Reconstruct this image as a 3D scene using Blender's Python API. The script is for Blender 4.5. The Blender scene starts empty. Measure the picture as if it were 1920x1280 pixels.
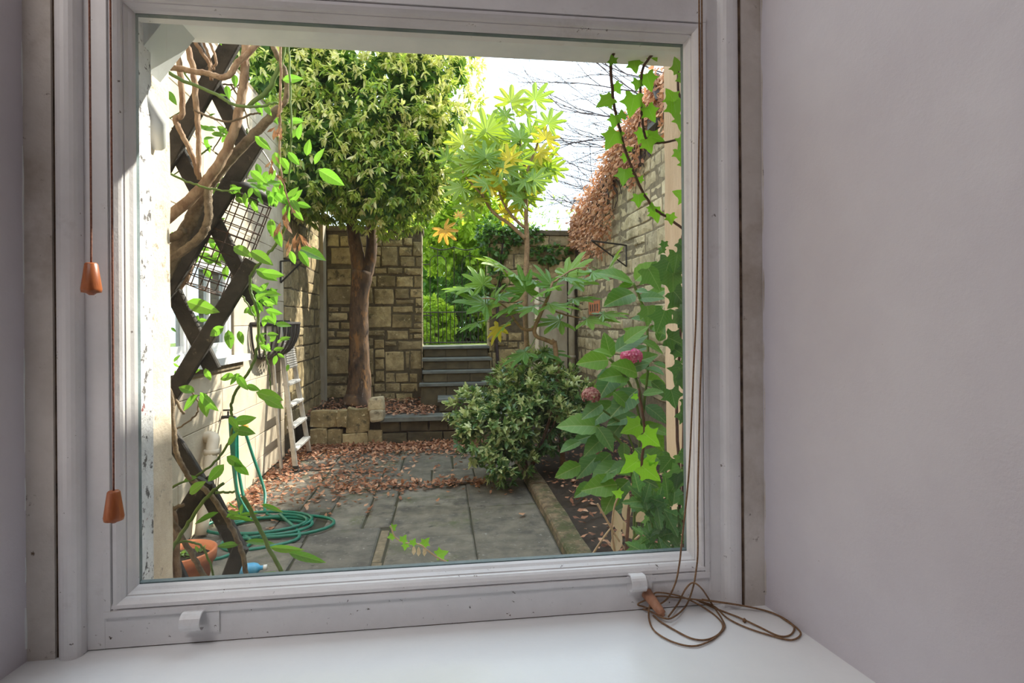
import bpy, math, random
import numpy as np
from mathutils import Vector, Matrix

# ------------------------------------------------------------------ camera, sky, sun, exposure
scene = bpy.context.scene
COL = scene.collection
FPX, SHIFT, YAW, ROLL = 1064.0, 603.0, math.atan(135 / 1064.0), 0.0075
CAM = Vector((0, -1.0, 1.6))
Fw = Vector((math.sin(YAW), math.cos(YAW), 0)); Rt = Vector((math.cos(YAW), -math.sin(YAW), 0)); Up = Vector((0, 0, 1))
cr = Rt * math.cos(ROLL) - Up * math.sin(ROLL); cu = Rt * math.sin(ROLL) + Up * math.cos(ROLL)
cam = bpy.data.cameras.new('camera'); camo = bpy.data.objects.new('camera', cam); COL.objects.link(camo)
M = Matrix(((cr.x, cu.x, -Fw.x, CAM.x), (cr.y, cu.y, -Fw.y, CAM.y), (cr.z, cu.z, -Fw.z, CAM.z), (0, 0, 0, 1)))
camo.matrix_world = M
cam.sensor_width = 36; cam.lens = 36 * FPX / 1920; cam.shift_y = (SHIFT - 640) / 1920; cam.clip_start = .02
scene.camera = camo

W = bpy.data.worlds.new('sky'); scene.world = W; W.use_nodes = True
bg = W.node_tree.nodes['Background']; bg.inputs[0].default_value = (.74, .87, 1.0, 1); bg.inputs[1].default_value = 2.7
sd = bpy.data.lights.new('sun', 'SUN'); sd.energy = 9.0; sd.angle = .012; sd.color = (1, .93, .80)
so = bpy.data.objects.new('sun', sd); COL.objects.link(so)
SUN = Vector((1, .70, 1.0)).normalized()
so.rotation_euler = SUN.to_track_quat('Z', 'Y').to_euler(); so.location = (8, 8, 12)
scene.view_settings.view_transform = 'Standard'; scene.view_settings.look = 'None'
scene.view_settings.exposure = 0.25; scene.view_settings.gamma = 1.0; scene.view_settings.use_curve_mapping = False

rnd = random.Random(7); rng = np.random.default_rng(7)

def ray(px, py):
    a = (px - 960) / FPX; b = (py - SHIFT) / FPX
    a2 = a * math.cos(ROLL) - b * math.sin(ROLL); b2 = a * math.sin(ROLL) + b * math.cos(ROLL)
    return Fw + Rt * a2 - Up * b2
def at(px, py, Y):
    d = ray(px, py); return CAM + d * ((Y - CAM.y) / d.y)
def atz(px, py, Z):
    d = ray(px, py); return CAM + d * ((Z - CAM.z) / d.z)
def atx(px, py, X):
    d = ray(px, py); return CAM + d * ((X - CAM.x) / d.x)

# ------------------------------------------------------------------ materials
def nt(name):
    m = bpy.data.materials.new(name); m.use_nodes = True; t = m.node_tree
    return m, t, t.nodes['Principled BSDF'], t.nodes['Material Output']
def c4(c): return (c[0], c[1], c[2], 1)
def srgb(r, g, b):
    f = lambda v: (v / 255) / 12.92 if v < 10 else (((v / 255) + .055) / 1.055) ** 2.4
    return (f(r), f(g), f(b))
def noise(t, scale, detail=5, rough=.6, stretch=None):
    tc = t.nodes.new('ShaderNodeTexCoord'); n = t.nodes.new('ShaderNodeTexNoise')
    n.inputs['Scale'].default_value = scale; n.inputs['Detail'].default_value = detail; n.inputs['Roughness'].default_value = rough
    if stretch:
        mp = t.nodes.new('ShaderNodeMapping'); mp.inputs['Scale'].default_value = stretch
        t.links.new(tc.outputs['Object'], mp.inputs[0]); t.links.new(mp.outputs[0], n.inputs[0])
    else: t.links.new(tc.outputs['Object'], n.inputs[0])
    return n.outputs[0]
def ramp(t, fac, stops):
    r = t.nodes.new('ShaderNodeValToRGB'); e = r.color_ramp.elements
    while len(e) < len(stops): e.new(.5)
    for i, (p, c) in enumerate(stops): e[i].position = p; e[i].color = c4(c)
    t.links.new(fac, r.inputs[0]); return r.outputs[0]
def mixc(t, fac, a, b, mode='MIX'):
    n = t.nodes.new('ShaderNodeMix'); n.data_type = 'RGBA'; n.blend_type = mode
    for s, v in ((0, fac), (6, a), (7, b)):
        if hasattr(v, 'links'): t.links.new(v, n.inputs[s])
        else: n.inputs[s].default_value = v if s == 0 else c4(v)
    return n.outputs[2]
def mat(name, c1, c2, scale=8, rough=.8, bump=.3, bscale=None, var=0.0, spots=None, metal=0, stretch=None, detail=6, grime=False):
    """two-tone procedural surface; var = object-to-object lightness spread; spots = [(scale, lo, hi, colour)]"""
    m, t, b, o = nt(name)
    col = ramp(t, noise(t, scale, detail, .65, stretch), [(.38, c1), (.62, c2)])
    if var:
        oi = t.nodes.new('ShaderNodeObjectInfo')
        v = ramp(t, oi.outputs['Random'], [(0, (1 - var, 1 - var, 1 - var * .9)), (.5, (1, 1 - var * .15, 1 - var * .45)), (1, (1 + var, 1 + var, 1 + var))])
        col = mixc(t, 1.0, col, v, 'MULTIPLY')
    for (s, lo, hi, c) in (spots or []):
        f = ramp(t, noise(t, s, 6, .7, stretch), [(lo, (0, 0, 0)), (hi, (1, 1, 1))])
        col = mixc(t, f, col, c)
    if grime:   # black mould specks, scattered mostly over the lowest hand's breadth
        g0 = t.nodes.new('ShaderNodeNewGeometry'); sx_ = t.nodes.new('ShaderNodeSeparateXYZ'); t.links.new(g0.outputs['Position'], sx_.inputs[0])
        mr = t.nodes.new('ShaderNodeMapRange'); mr.inputs[1].default_value = 1.09; mr.inputs[2].default_value = 1.45; mr.inputs[3].default_value = .07; mr.inputs[4].default_value = 0
        t.links.new(sx_.outputs[2], mr.inputs[0]); ad = t.nodes.new('ShaderNodeMath'); ad.operation = 'ADD'; t.links.new(mr.outputs[0], ad.inputs[0]); t.links.new(noise(t, 70, 5, .72), ad.inputs[1])
        col = mixc(t, ramp(t, ad.outputs[0], [(.715, (0, 0, 0)), (.75, (1, 1, 1))]), col, srgb(70, 58, 50))
    t.links.new(col, b.inputs['Base Color'])
    b.inputs['Roughness'].default_value = rough; b.inputs['Metallic'].default_value = metal
    if bump:
        bp = t.nodes.new('ShaderNodeBump'); bp.inputs['Strength'].default_value = bump; bp.inputs['Distance'].default_value = .01
        t.links.new(noise(t, bscale or scale * 4, 6, .7, stretch), bp.inputs['Height']); t.links.new(bp.outputs[0], b.inputs['Normal'])
    return m
def leafmat(name, cols, trans, tf=.45, rough=.38, attr=False):
    """leaf: reflecting and letting light through; colour spread over the leaves"""
    m, t, b, o = nt(name)
    if attr:
        src = t.nodes.new('ShaderNodeAttribute'); src.attribute_name = 'rnd'; f = src.outputs['Fac']
    else:
        src = t.nodes.new('ShaderNodeObjectInfo'); f = src.outputs['Random']
    n = len(cols)
    col = ramp(t, f, [(i / max(1, n - 1), c) for i, c in enumerate(cols)])
    t.links.new(col, b.inputs['Base Color']); b.inputs['Roughness'].default_value = rough
    if not attr:      # midrib and side veins in the leaf's own coordinates
        tc0 = t.nodes.new('ShaderNodeTexCoord'); sp_ = t.nodes.new('ShaderNodeSeparateXYZ'); t.links.new(tc0.outputs['Object'], sp_.inputs[0])
        def mt(op, a, b_=None):
            q = t.nodes.new('ShaderNodeMath'); q.operation = op
            for i_, v_ in ((0, a), (1, b_)):
                if v_ is None: continue
                if hasattr(v_, 'links'): t.links.new(v_, q.inputs[i_])
                else: q.inputs[i_].default_value = v_
            return q.outputs[0]
        ay = mt('ABSOLUTE', sp_.outputs[1]); sv = mt('FRACT', mt('MULTIPLY', mt('SUBTRACT', sp_.outputs[0], mt('MULTIPLY', ay, .8)), 7.0))
        vn = mt('MAXIMUM', mt('LESS_THAN', ay, .012), mt('MULTIPLY', mt('LESS_THAN', sv, .10), .5))
        col = mixc(t, mt('MULTIPLY', vn, .45), col, (.55, .62, .28)); t.links.new(col, b.inputs['Base Color'])
    tr = t.nodes.new('ShaderNodeBsdfTranslucent'); tc = mixc(t, .55, col, trans); t.links.new(tc, tr.inputs[0])
    mx = t.nodes.new('ShaderNodeMixShader'); mx.inputs[0].default_value = tf
    t.links.new(b.outputs[0], mx.inputs[1]); t.links.new(tr.outputs[0], mx.inputs[2]); t.links.new(mx.outputs[0], o.inputs[0])
    return m

MT = {}
MT['paint'] = mat('white_gloss_paint', srgb(222, 220, 221), srgb(234, 232, 233), 5, .33, .12, 60, spots=[(40, .665, .70, srgb(96, 80, 66)), (6, .60, .84, srgb(188, 182, 178))], grime=True)
MT['paint_out'] = mat('outdoor_white_paint', srgb(226, 230, 232), srgb(240, 242, 242), 6, .4, .1, 50)
MT['lining'] = mat('grimy_cream_paint', srgb(196, 188, 180), srgb(214, 207, 200), 6, .5, .25, 40, spots=[(26, .63, .70, srgb(100, 80, 60)), (4, .52, .75, srgb(160, 146, 130))], grime=True)
MT['gap'] = mat('dark_dirt_filler', srgb(120, 98, 80), srgb(64, 50, 40), 30, .9, .4)
MT['sill'] = mat('white_sill_paint', srgb(238, 240, 242), srgb(244, 245, 246), 4, .22, .05, 30, spots=[(46, .74, .78, srgb(120, 110, 100))])
MT['plaster'] = mat('lilac_grey_plaster', srgb(208, 203, 211), srgb(216, 212, 219), 3, .75, .14, 110, spots=[(40, .72, .75, srgb(150, 140, 138))])
MT['putty'] = mat('grey_green_putty', srgb(96, 112, 116), srgb(120, 134, 138), 20, .5, .2)
MT['cord'] = mat('brown_cord', srgb(150, 116, 84), srgb(120, 88, 62), 300, .8, .4, 500)
MT['cordred'] = mat('red_brown_cord', srgb(150, 100, 80), srgb(110, 66, 52), 300, .8, .4, 500)
MT['pullwood'] = mat('varnished_turned_wood', srgb(178, 104, 60), srgb(148, 80, 44), 14, .35, .1, 60, stretch=(6, 6, 1))
MT['pullpale'] = mat('worn_turned_wood', srgb(190, 140, 110), srgb(164, 112, 84), 14, .45, .1, 60, stretch=(6, 6, 1))
MT['jamb'] = mat('flaking_stone_jamb', srgb(214, 198, 176), srgb(236, 222, 200), 9, .85, .5, 50, spots=[(22, .60, .68, srgb(150, 138, 122)), (9, .66, .74, srgb(112, 100, 88))])
MT['flake'] = mat('flaking_white_paint', srgb(226, 226, 226), srgb(206, 206, 206), 12, .7, .6, 50, spots=[(36, .56, .60, srgb(96, 92, 92)), (24, .66, .69, srgb(130, 66, 66))])
MT['jambR'] = mat('pink_beige_stone', srgb(222, 196, 166), srgb(236, 214, 188), 5, .85, .5, 40, spots=[(20, .64, .74, srgb(176, 146, 118))], stretch=(3, 3, .6))
MT['ashlar'] = mat('cream_bath_stone', srgb(184, 170, 148), srgb(202, 190, 170), 4, .9, .4, 60, var=.05, spots=[(2, .55, .85, srgb(184, 166, 140))])
MT['mortar'] = mat('lime_mortar', srgb(140, 126, 102), srgb(110, 98, 80), 20, .95, .6, 80)
MT['darkmortar'] = mat('old_dark_mortar', srgb(104, 92, 70), srgb(80, 70, 54), 14, .95, .6, 80)
MT['rubble'] = mat('brown_garden_stone', srgb(136, 120, 88), srgb(178, 160, 122), 6, .92, .8, 40, var=.28, spots=[(2.2, .50, .66, srgb(112, 98, 66)), (9, .56, .66, srgb(92, 82, 58)), (16, .60, .66, srgb(200, 184, 150))])
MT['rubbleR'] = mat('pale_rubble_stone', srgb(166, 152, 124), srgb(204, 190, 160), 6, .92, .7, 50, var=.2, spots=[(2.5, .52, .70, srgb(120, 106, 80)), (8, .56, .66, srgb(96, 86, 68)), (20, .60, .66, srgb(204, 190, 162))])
MT['render'] = mat('weathered_render', srgb(176, 166, 148), srgb(150, 138, 120), 5, .9, .3, 40, spots=[(6, .6, .8, srgb(190, 160, 140))], stretch=(1, 1, .4))
MT['paving'] = mat('old_grey_flagstone', srgb(92, 88, 80), srgb(122, 116, 105), 6, .7, .6, 50, var=.16, spots=[(2.2, .55, .70, srgb(78, 84, 50)), (3.4, .52, .66, srgb(72, 68, 64)), (26, .62, .66, srgb(150, 148, 140)), (9, .60, .68, srgb(64, 60, 54))])
MT['soil'] = mat('dark_soil', srgb(44, 36, 29), srgb(66, 54, 43), 25, 1, 1.0, 60)
MT['joint'] = mat('mossy_joint_soil', srgb(64, 58, 46), srgb(60, 62, 40), 18, 1, .8, 60)
MT['kerb'] = mat('mossy_stone_kerb', srgb(92, 78, 60), srgb(138, 118, 92), 14, .9, 1.0, 40, spots=[(5, .46, .60, srgb(74, 78, 44)), (30, .58, .64, srgb(150, 138, 116)), (12, .58, .66, srgb(70, 58, 44))])
MT['step'] = mat('slate_step', srgb(84, 88, 86), srgb(112, 114, 110), 7, .6, .4, 60, spots=[(6, .60, .8, srgb(84, 82, 58))])
MT['stepriser'] = mat('mossy_riser_stone', srgb(96, 86, 64), srgb(72, 64, 48), 7, .9, .6, 60, var=.18, spots=[(8, .6, .75, srgb(64, 58, 42))])
MT['bark'] = mat('reddish_bark', srgb(112, 86, 62), srgb(66, 50, 40), 9, .9, 1.0, 26, spots=[(6, .54, .62, srgb(140, 100, 58)), (11, .56, .62, srgb(54, 42, 36)), (13, .62, .68, srgb(176, 160, 142))], stretch=(1, 1, .4))
MT['trellis'] = mat('black_weathered_wood', srgb(52, 48, 44), srgb(80, 74, 68), 18, .8, .6, 80, spots=[(30, .64, .72, srgb(134, 120, 104))])
MT['vinewood'] = mat('orange_brown_vine_bark', srgb(188, 160, 134), srgb(146, 116, 92), 50, .85, .8, 60, stretch=(1, 1, .5))
MT['vinegrey'] = mat('grey_brown_vine_bark', srgb(156, 138, 114), srgb(108, 92, 74), 40, .85, .8, 60)
MT['greenstem'] = mat('green_stem', srgb(110, 136, 62), srgb(84, 112, 50), 20, .5, .1)
MT['ivystem'] = mat('brown_ivy_stem', srgb(112, 78, 58), srgb(84, 58, 44), 60, .8, .4)
MT['twig'] = mat('dark_twig', srgb(74, 60, 62), srgb(54, 44, 46), 20, .9, .2)
MT['fatstem'] = mat('tan_stem', srgb(160, 132, 102), srgb(126, 100, 76), 20, .8, .4)
MT['iron'] = mat('black_iron', srgb(40, 38, 38), srgb(54, 50, 48), 30, .55, .2)
MT['rust'] = mat('rusty_wire', srgb(62, 52, 46), srgb(96, 66, 48), 30, .7, .3)
MT['alu'] = mat('dull_aluminium', srgb(196, 190, 182), srgb(176, 168, 160), 12, .4, .15, 60, metal=.55)
MT['tread'] = mat('bright_aluminium_tread', srgb(216, 214, 212), srgb(196, 194, 192), 12, .4, .15, 60, metal=.35)
MT['hose'] = mat('green_hose_plastic', srgb(20, 104, 84), srgb(26, 120, 98), 20, .35, 0)
MT['terracotta'] = mat('terracotta', srgb(206, 132, 92), srgb(186, 112, 76), 10, .85, .3, spots=[(12, .62, .74, srgb(222, 176, 146))])
MT['pvc'] = mat('cream_pipe', srgb(226, 212, 192), srgb(214, 198, 176), 8, .5, .05)
MT['orange'] = mat('orange_plastic', srgb(240, 150, 50), srgb(230, 130, 40), 8, .4, 0)
MT['blue'] = mat('blue_plastic', srgb(70, 160, 210), srgb(120, 190, 224), 12, .3, 0)
MT['winwhite'] = mat('white_casement_paint', srgb(236, 234, 232), srgb(226, 224, 222), 10, .4, .1)
MT['stalk'] = mat('dry_straw_stalk', srgb(200, 176, 142), srgb(176, 148, 116), 20, .8, .3)
MT['lawn'] = mat('grass_ground', srgb(120, 140, 60), srgb(150, 160, 70), 10, .9, .5)
MT['floorwood'] = mat('oak_floor', srgb(150, 116, 84), srgb(124, 94, 68), 6, .5, .2, stretch=(1, 8, 1))
MT['ceil'] = mat('ceiling_paint', srgb(226, 222, 218), srgb(232, 228, 224), 4, .8, .1)
MT['slate'] = mat('dark_slate', srgb(70, 72, 74), srgb(90, 90, 92), 10, .6, .3)
# leaves
G = srgb
LM = {}
def lm(key, cols, trans, tf=.45, rough=.38):
    LM[key] = (leafmat(key + '_leaf', cols, trans, tf, rough, False), leafmat(key + '_foliage', cols, trans, tf, rough, True))
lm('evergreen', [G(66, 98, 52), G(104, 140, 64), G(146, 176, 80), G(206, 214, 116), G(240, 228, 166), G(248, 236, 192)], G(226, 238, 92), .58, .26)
lm('bright', [G(140, 176, 58), G(168, 196, 66), G(200, 212, 76)], G(216, 232, 70), .6, .45)
lm('bushgreen', [G(60, 96, 50), G(84, 120, 56), G(116, 150, 70)], G(150, 200, 70), .45, .4)
lm('backgreen', [G(104, 150, 72), G(128, 172, 80), G(160, 196, 92)], G(196, 226, 90), .6, .45)
lm('fatsia', [G(98, 138, 52), G(118, 154, 54), G(144, 170, 56), G(180, 188, 58)], G(190, 214, 36), .48, .3)
lm('fatsiadark', [G(88, 134, 66), G(104, 148, 70), G(134, 170, 74)], G(170, 214, 50), .48, .34)
lm('yellow', [G(214, 200, 60), G(232, 210, 70)], G(240, 220, 40), .5, .4)
lm('ochre', [G(214, 166, 70), G(226, 180, 84)], G(240, 180, 60), .4, .5)
lm('holly', [G(56, 88, 58), G(78, 112, 70), G(112, 144, 88), G(176, 188, 126), G(206, 212, 156)], G(160, 200, 80), .30, .22)
lm('hydrangea', [G(76, 122, 56), G(92, 140, 60), G(116, 162, 62)], G(140, 210, 40), .45, .4)
lm('hydrangeadark', [G(78, 122, 74), G(94, 138, 80)], G(130, 186, 70), .38, .5)
lm('vine', [G(96, 150, 60), G(116, 170, 66), G(140, 186, 74)], G(150, 220, 50), .5, .35)
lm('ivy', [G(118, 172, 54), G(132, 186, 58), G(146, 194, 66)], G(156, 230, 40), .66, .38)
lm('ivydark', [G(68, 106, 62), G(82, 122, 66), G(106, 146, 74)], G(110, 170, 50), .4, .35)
lm('dry', [G(108, 70, 50), G(148, 96, 70), G(186, 132, 100), G(214, 172, 142)], G(206, 150, 100), .25, .7)
lm('creeper', [G(132, 92, 68), G(172, 122, 88), G(204, 148, 108), G(216, 178, 146)], G(224, 150, 90), .3, .7)
lm('straw', [G(206, 186, 156), G(226, 208, 180)], G(226, 200, 150), .3, .7)
lm('pink', [G(226, 84, 146), G(240, 120, 174), G(250, 186, 216)], G(240, 110, 160), .3, .6)
lm('fadedpink', [G(150, 84, 88), G(190, 130, 130), G(214, 184, 170)], G(200, 120, 120), .25, .7)

def glassmat(name, tint, dust):
    m, t, b, o = nt(name); t.nodes.remove(b)
    tr = t.nodes.new('ShaderNodeBsdfTransparent'); tr.inputs[0].default_value = c4(tint)
    gl = t.nodes.new('ShaderNodeBsdfGlossy'); gl.inputs['Roughness'].default_value = .01
    fr = t.nodes.new('ShaderNodeFresnel'); fr.inputs[0].default_value = 1.45
    gm = t.nodes.new('ShaderNodeNewGeometry'); mm = t.nodes.new('ShaderNodeMath'); mm.operation = 'SUBTRACT'; mm.use_clamp = True   # reflect at the outer faces only (thin pane)
    t.links.new(fr.outputs[0], mm.inputs[0]); t.links.new(gm.outputs['Backfacing'], mm.inputs[1])
    m1 = t.nodes.new('ShaderNodeMixShader'); t.links.new(mm.outputs[0], m1.inputs[0]); t.links.new(tr.outputs[0], m1.inputs[1]); t.links.new(gl.outputs[0], m1.inputs[2])
    df = t.nodes.new('ShaderNodeBsdfDiffuse'); df.inputs[0].default_value = (.8, .82, .84, 1)
    m2 = t.nodes.new('ShaderNodeMixShader'); f = ramp(t, noise(t, 4, 6, .7), [(.4, (dust * .4,) * 3), (.75, (dust,) * 3)])
    t.links.new(f, m2.inputs[0]); t.links.new(m1.outputs[0], m2.inputs[1]); t.links.new(df.outputs[0], m2.inputs[2]); t.links.new(m2.outputs[0], o.inputs[0])
    return m
MT['glass'] = glassmat('dusty_window_glass', (.985, .995, .99), .012)
MT['glassfar'] = glassmat('far_window_glass', (.75, .8, .8), .03)

# ------------------------------------------------------------------ building helpers
class MB:
    def __init__(s): s.v = []; s.f = []
    def add(s, vs, fs):
        n = len(s.v); s.v += [tuple(v) for v in vs]; s.f += [tuple(i + n for i in f) for f in fs]; return s
    def box(s, a, b):
        x0, x1 = sorted((a[0], b[0])); y0, y1 = sorted((a[1], b[1])); z0, z1 = sorted((a[2], b[2]))
        return s.add([(x0,y0,z0),(x1,y0,z0),(x1,y1,z0),(x0,y1,z0),(x0,y0,z1),(x1,y0,z1),(x1,y1,z1),(x0,y1,z1)],
                     [(0,3,2,1),(4,5,6,7),(0,1,5,4),(1,2,6,5),(2,3,7,6),(3,0,4,7)])
    def bar(s, p, q, w, d, ref=Vector((0, 1, 0))):
        """rectangular bar from p to q, w across (perpendicular to ref), d along ref; chamfered"""
        p, q = Vector(p), Vector(q); t = (q - p).normalized(); n = (ref - t * ref.dot(t)).normalized(); b = t.cross(n)
        c = min(w, d) * .15; prof = [(-w/2+c,-d/2),(w/2-c,-d/2),(w/2,-d/2+c),(w/2,d/2-c),(w/2-c,d/2),(-w/2+c,d/2),(-w/2,d/2-c),(-w/2,-d/2+c)]
        vs = [e + b * x + n * y for e in (p, q) for x, y in prof]; k = len(prof)
        return s.add(vs, [(i, (i+1) % k, k + (i+1) % k, k + i) for i in range(k)] + [tuple(range(k))[::-1], tuple(range(k, 2*k))])
    def tube(s, pts, r, n=8, cap=True):
        pts = [Vector(p) for p in pts]; m = len(pts); rs = r if isinstance(r, (list, tuple)) else [r] * m
        vs, fs = [], []; up = Vector((.31, .17, .93))
        for i, p in enumerate(pts):
            t = (pts[min(i+1, m-1)] - pts[max(i-1, 0)])
            t = t.normalized() if t.length > 1e-9 else Vector((0, 0, 1))
            a = up - t * up.dot(t)
            if a.length < 1e-3: a = Vector((1, 0, 0)) - t * t.x
            a.normalize(); up = a; b = t.cross(a)
            for k in range(n):
                an = 2 * math.pi * k / n; vs.append(p + (a * math.cos(an) + b * math.sin(an)) * rs[i])
        for i in range(m - 1):
            for k in range(n): fs.append((i*n+k, i*n+(k+1) % n, (i+1)*n+(k+1) % n, (i+1)*n+k))
        if cap: fs += [tuple(range(n))[::-1], tuple(range((m-1)*n, m*n))]
        return s.add(vs, fs)
    def lathe(s, prof, c, n=24, axis=None):
        """profile [(r, h)] turned about axis through c"""
        c = Vector(c); ax = (axis or Vector((0, 0, 1))).normalized(); a = ax.orthogonal().normalized(); b = ax.cross(a)
        vs = [c + ax * h + (a * math.cos(2*math.pi*k/n) + b * math.sin(2*math.pi*k/n)) * r for r, h in prof for k in range(n)]
        fs = [(i*n+k, i*n+(k+1) % n, (i+1)*n+(k+1) % n, (i+1)*n+k) for i in range(len(prof)-1) for k in range(n)]
        fs += [tuple(range(n))[::-1], tuple(range((len(prof)-1)*n, len(prof)*n))]
        return s.add(vs, fs)
    def extrude(s, prof, p, q, u, v):
        """profile [(a, b)] in axes u, v swept from p to q"""
        p, q, u, v = Vector(p), Vector(q), Vector(u), Vector(v); k = len(prof)
        vs = [e + u * a + v * b for e in (p, q) for a, b in prof]
        return s.add(vs, [(i, (i+1) % k, k+(i+1) % k, k+i) for i in range(k)] + [tuple(range(k))[::-1], tuple(range(k, 2*k))])
    def build(s, name, m, parent=None, smooth=False):
        me = bpy.data.meshes.new(name); me.from_pydata(s.v, [], s.f); me.materials.append(MT[m] if isinstance(m, str) else m)
        if smooth: me.polygons.foreach_set('use_smooth', [True] * len(me.polygons))
        return link(name, me, parent)
def link(name, me, parent=None):
    o = bpy.data.objects.new(name, me); COL.objects.link(o)
    if parent: adopt(o, parent)
    return o
def origin(o):
    v = o.location.copy()
    if o.parent: v += origin(o.parent)
    return v
def adopt(o, parent):
    o.parent = parent; o.location = o.location - origin(parent)
def tag(o, label=None, cat=None, group=None, kind=None):
    for k, v in (('label', label), ('category', cat), ('group', group), ('kind', kind)):
        if v: o[k] = v
    return o
def thing(name, label, cat, loc, group=None, kind=None):
    o = bpy.data.objects.new(name, None); COL.objects.link(o); o.location = loc; o.empty_display_size = .1
    return tag(o, label, cat, group, kind)
def shell(name, loc=(0, 0, 0)): return thing(name, None, None, loc, kind='structure')
def smooth_path(pts, k=6):
    pts = [Vector(p) for p in pts]; P = [pts[0]*2-pts[1]] + pts + [pts[-1]*2-pts[-2]]; out = []
    for i in range(1, len(P) - 2):
        for j in range(k):
            t = j / k; a, b, c, d = P[i-1], P[i], P[i+1], P[i+2]
            out.append(.5 * ((2*b) + (c-a)*t + (2*a-5*b+4*c-d)*t*t + (3*b-a-3*c+d)*t**3))
    out.append(pts[-1]); return out
def lerp_list(vals, n):
    vals = list(vals); return [float(np.interp(i / (n - 1) * (len(vals) - 1), range(len(vals)), vals)) for i in range(n)]
def stem(name, pts, r, m, parent, k=6, n=7, wob=0):
    P = smooth_path(pts, k)
    if wob: P = [p + Vector((rnd.uniform(-wob, wob), rnd.uniform(-wob, wob), rnd.uniform(-wob, wob))) for p in P]
    rs = lerp_list(r, len(P)) if isinstance(r, (list, tuple)) else r
    return MB().tube(P, rs, n).build(name, m, parent, True)

# ------------------------------------------------------------------ leaf shapes: along +x, blade normal +z, unit length
def leaf_blade(w=.38, n=5, fold=.10, droop=.18, tip=1.6, serr=0.0):
    v = [(0, 0, 0)]; f = []
    mids, L, Rr = [0], [], []
    for i in range(1, n + 1):
        x = i / (n + 1); y = w * .5 * math.sin(math.pi * x ** .8) ** .9 * (1 + serr * (1 if i % 2 else -1)); z = -droop * x ** tip
        mids.append(len(v)); v.append((x, 0, z)); L.append(len(v)); v.append((x, y, z + fold * y * 2)); Rr.append(len(v)); v.append((x, -y, z + fold * y * 2))
    T = len(v); v.append((1, 0, -droop))
    f += [(0, mids[1], L[0]), (0, Rr[0], mids[1])]
    for i in range(n - 1):
        f += [(mids[i+1], mids[i+2], L[i+1], L[i]), (mids[i+1], Rr[i], Rr[i+1], mids[i+2])]
    f += [(mids[n], T, L[n-1]), (mids[n], Rr[n-1], T)]
    return v, f
def leaf_palmate(lobes=8, span=125, valley=.42, droop=.22):
    out = []; st = 2 * span / (lobes - 1)
    for i in range(lobes):
        a = -span + i * st; R = 1.0 - .28 * abs(a) / span
        for da, r, z in ((-.5, valley * R, -.03), (-.30, .74 * R, .015), (-.17, .90 * R, .02), (0, R, .0), (.17, .90 * R, .02), (.30, .74 * R, .015)):
            # lobes narrow toward the petiole
            k = da * st * (1 if r > valley * R else 1)
            if abs(da) == .30: k *= .95
            out.append((math.radians(a + k * (.85 if r > .5 * R else 1)), r, z))
        mid = (math.radians(a), .5 * R)
    out.append((math.radians(span + .5 * st), valley * .7, -.03))
    v = [(0, 0, 0)] + [(math.cos(a) * r, math.sin(a) * r, z - droop * r * r) for a, r, z in out]
    n = len(out); return v, [(0, i, i + 1) for i in range(1, n)]
def leaf_ivy():
    pts = [(-.16, .07), (-.27, .22), (-.25, .42), (-.05, .36), (.10, .42), (.24, .62), (.32, .34), (.42, .24), (.62, .16), (.86, 0)]
    o = pts + [(x, -y) for x, y in pts[:-1]][::-1]
    v = [(0, 0, .03)] + [(x, y, -.10 * (x * x + y * y)) for x, y in o]; n = len(o)
    return v, [(0, i % n + 1, (i + 1) % n + 1)[::-1] for i in range(n)]
def leaf_dry():
    return [(0, 0, 0), (.3, .2, .12), (.7, .22, .02), (1, 0, .16), (.7, -.2, .14), (.3, -.18, -.02)], [(0, 5, 1), (1, 5, 4, 2), (2, 4, 3)]
SH = {'lance': leaf_blade(.32, 3, .14, .22), 'ovate': leaf_blade(.62, 5, .08, .22), 'hyd': leaf_blade(.56, 9, .12, .28, 1.8, .045), 'point': leaf_blade(.46, 5, .12, .2),
      'palm': leaf_palmate(), 'palm7': leaf_palmate(7, 112, .50, .22), 'ivy': leaf_ivy(), 'dry': leaf_dry(), 'spiky': leaf_blade(.40, 5, .16, .15, 1.5, .28), 'tiny': leaf_blade(.5, 2, .1, .1),
      'petal': leaf_blade(.95, 2, -.1, -.1)}
LMESH = {}
def leafmesh(shape, key):
    k = (shape, key)
    if k not in LMESH:
        me = bpy.data.meshes.new(shape + '_' + key); me.from_pydata(SH[shape][0], [], SH[shape][1]); me.materials.append(LM[key][0]); LMESH[k] = me
    return LMESH[k]
def frame(d, n):
    x = Vector(d).normalized(); n = Vector(n); z = n - x * n.dot(x)
    if z.length < 1e-4: z = x.orthogonal()
    z.normalize(); y = z.cross(x); return x, y, z
def leaf(parent, pos, d, n, size, shape, key, name='leaf', wid=1.0):
    o = bpy.data.objects.new(name, leafmesh(shape, key)); COL.objects.link(o)
    x, y, z = frame(d, n); p = Vector(pos) - origin(parent); y = y * wid
    o.parent = parent
    o.matrix_basis = Matrix(((x.x*size, y.x*size, z.x*size, p.x), (x.y*size, y.y*size, z.y*size, p.y), (x.z*size, y.z*size, z.z*size, p.z), (0, 0, 0, 1)))
    return o
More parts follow.
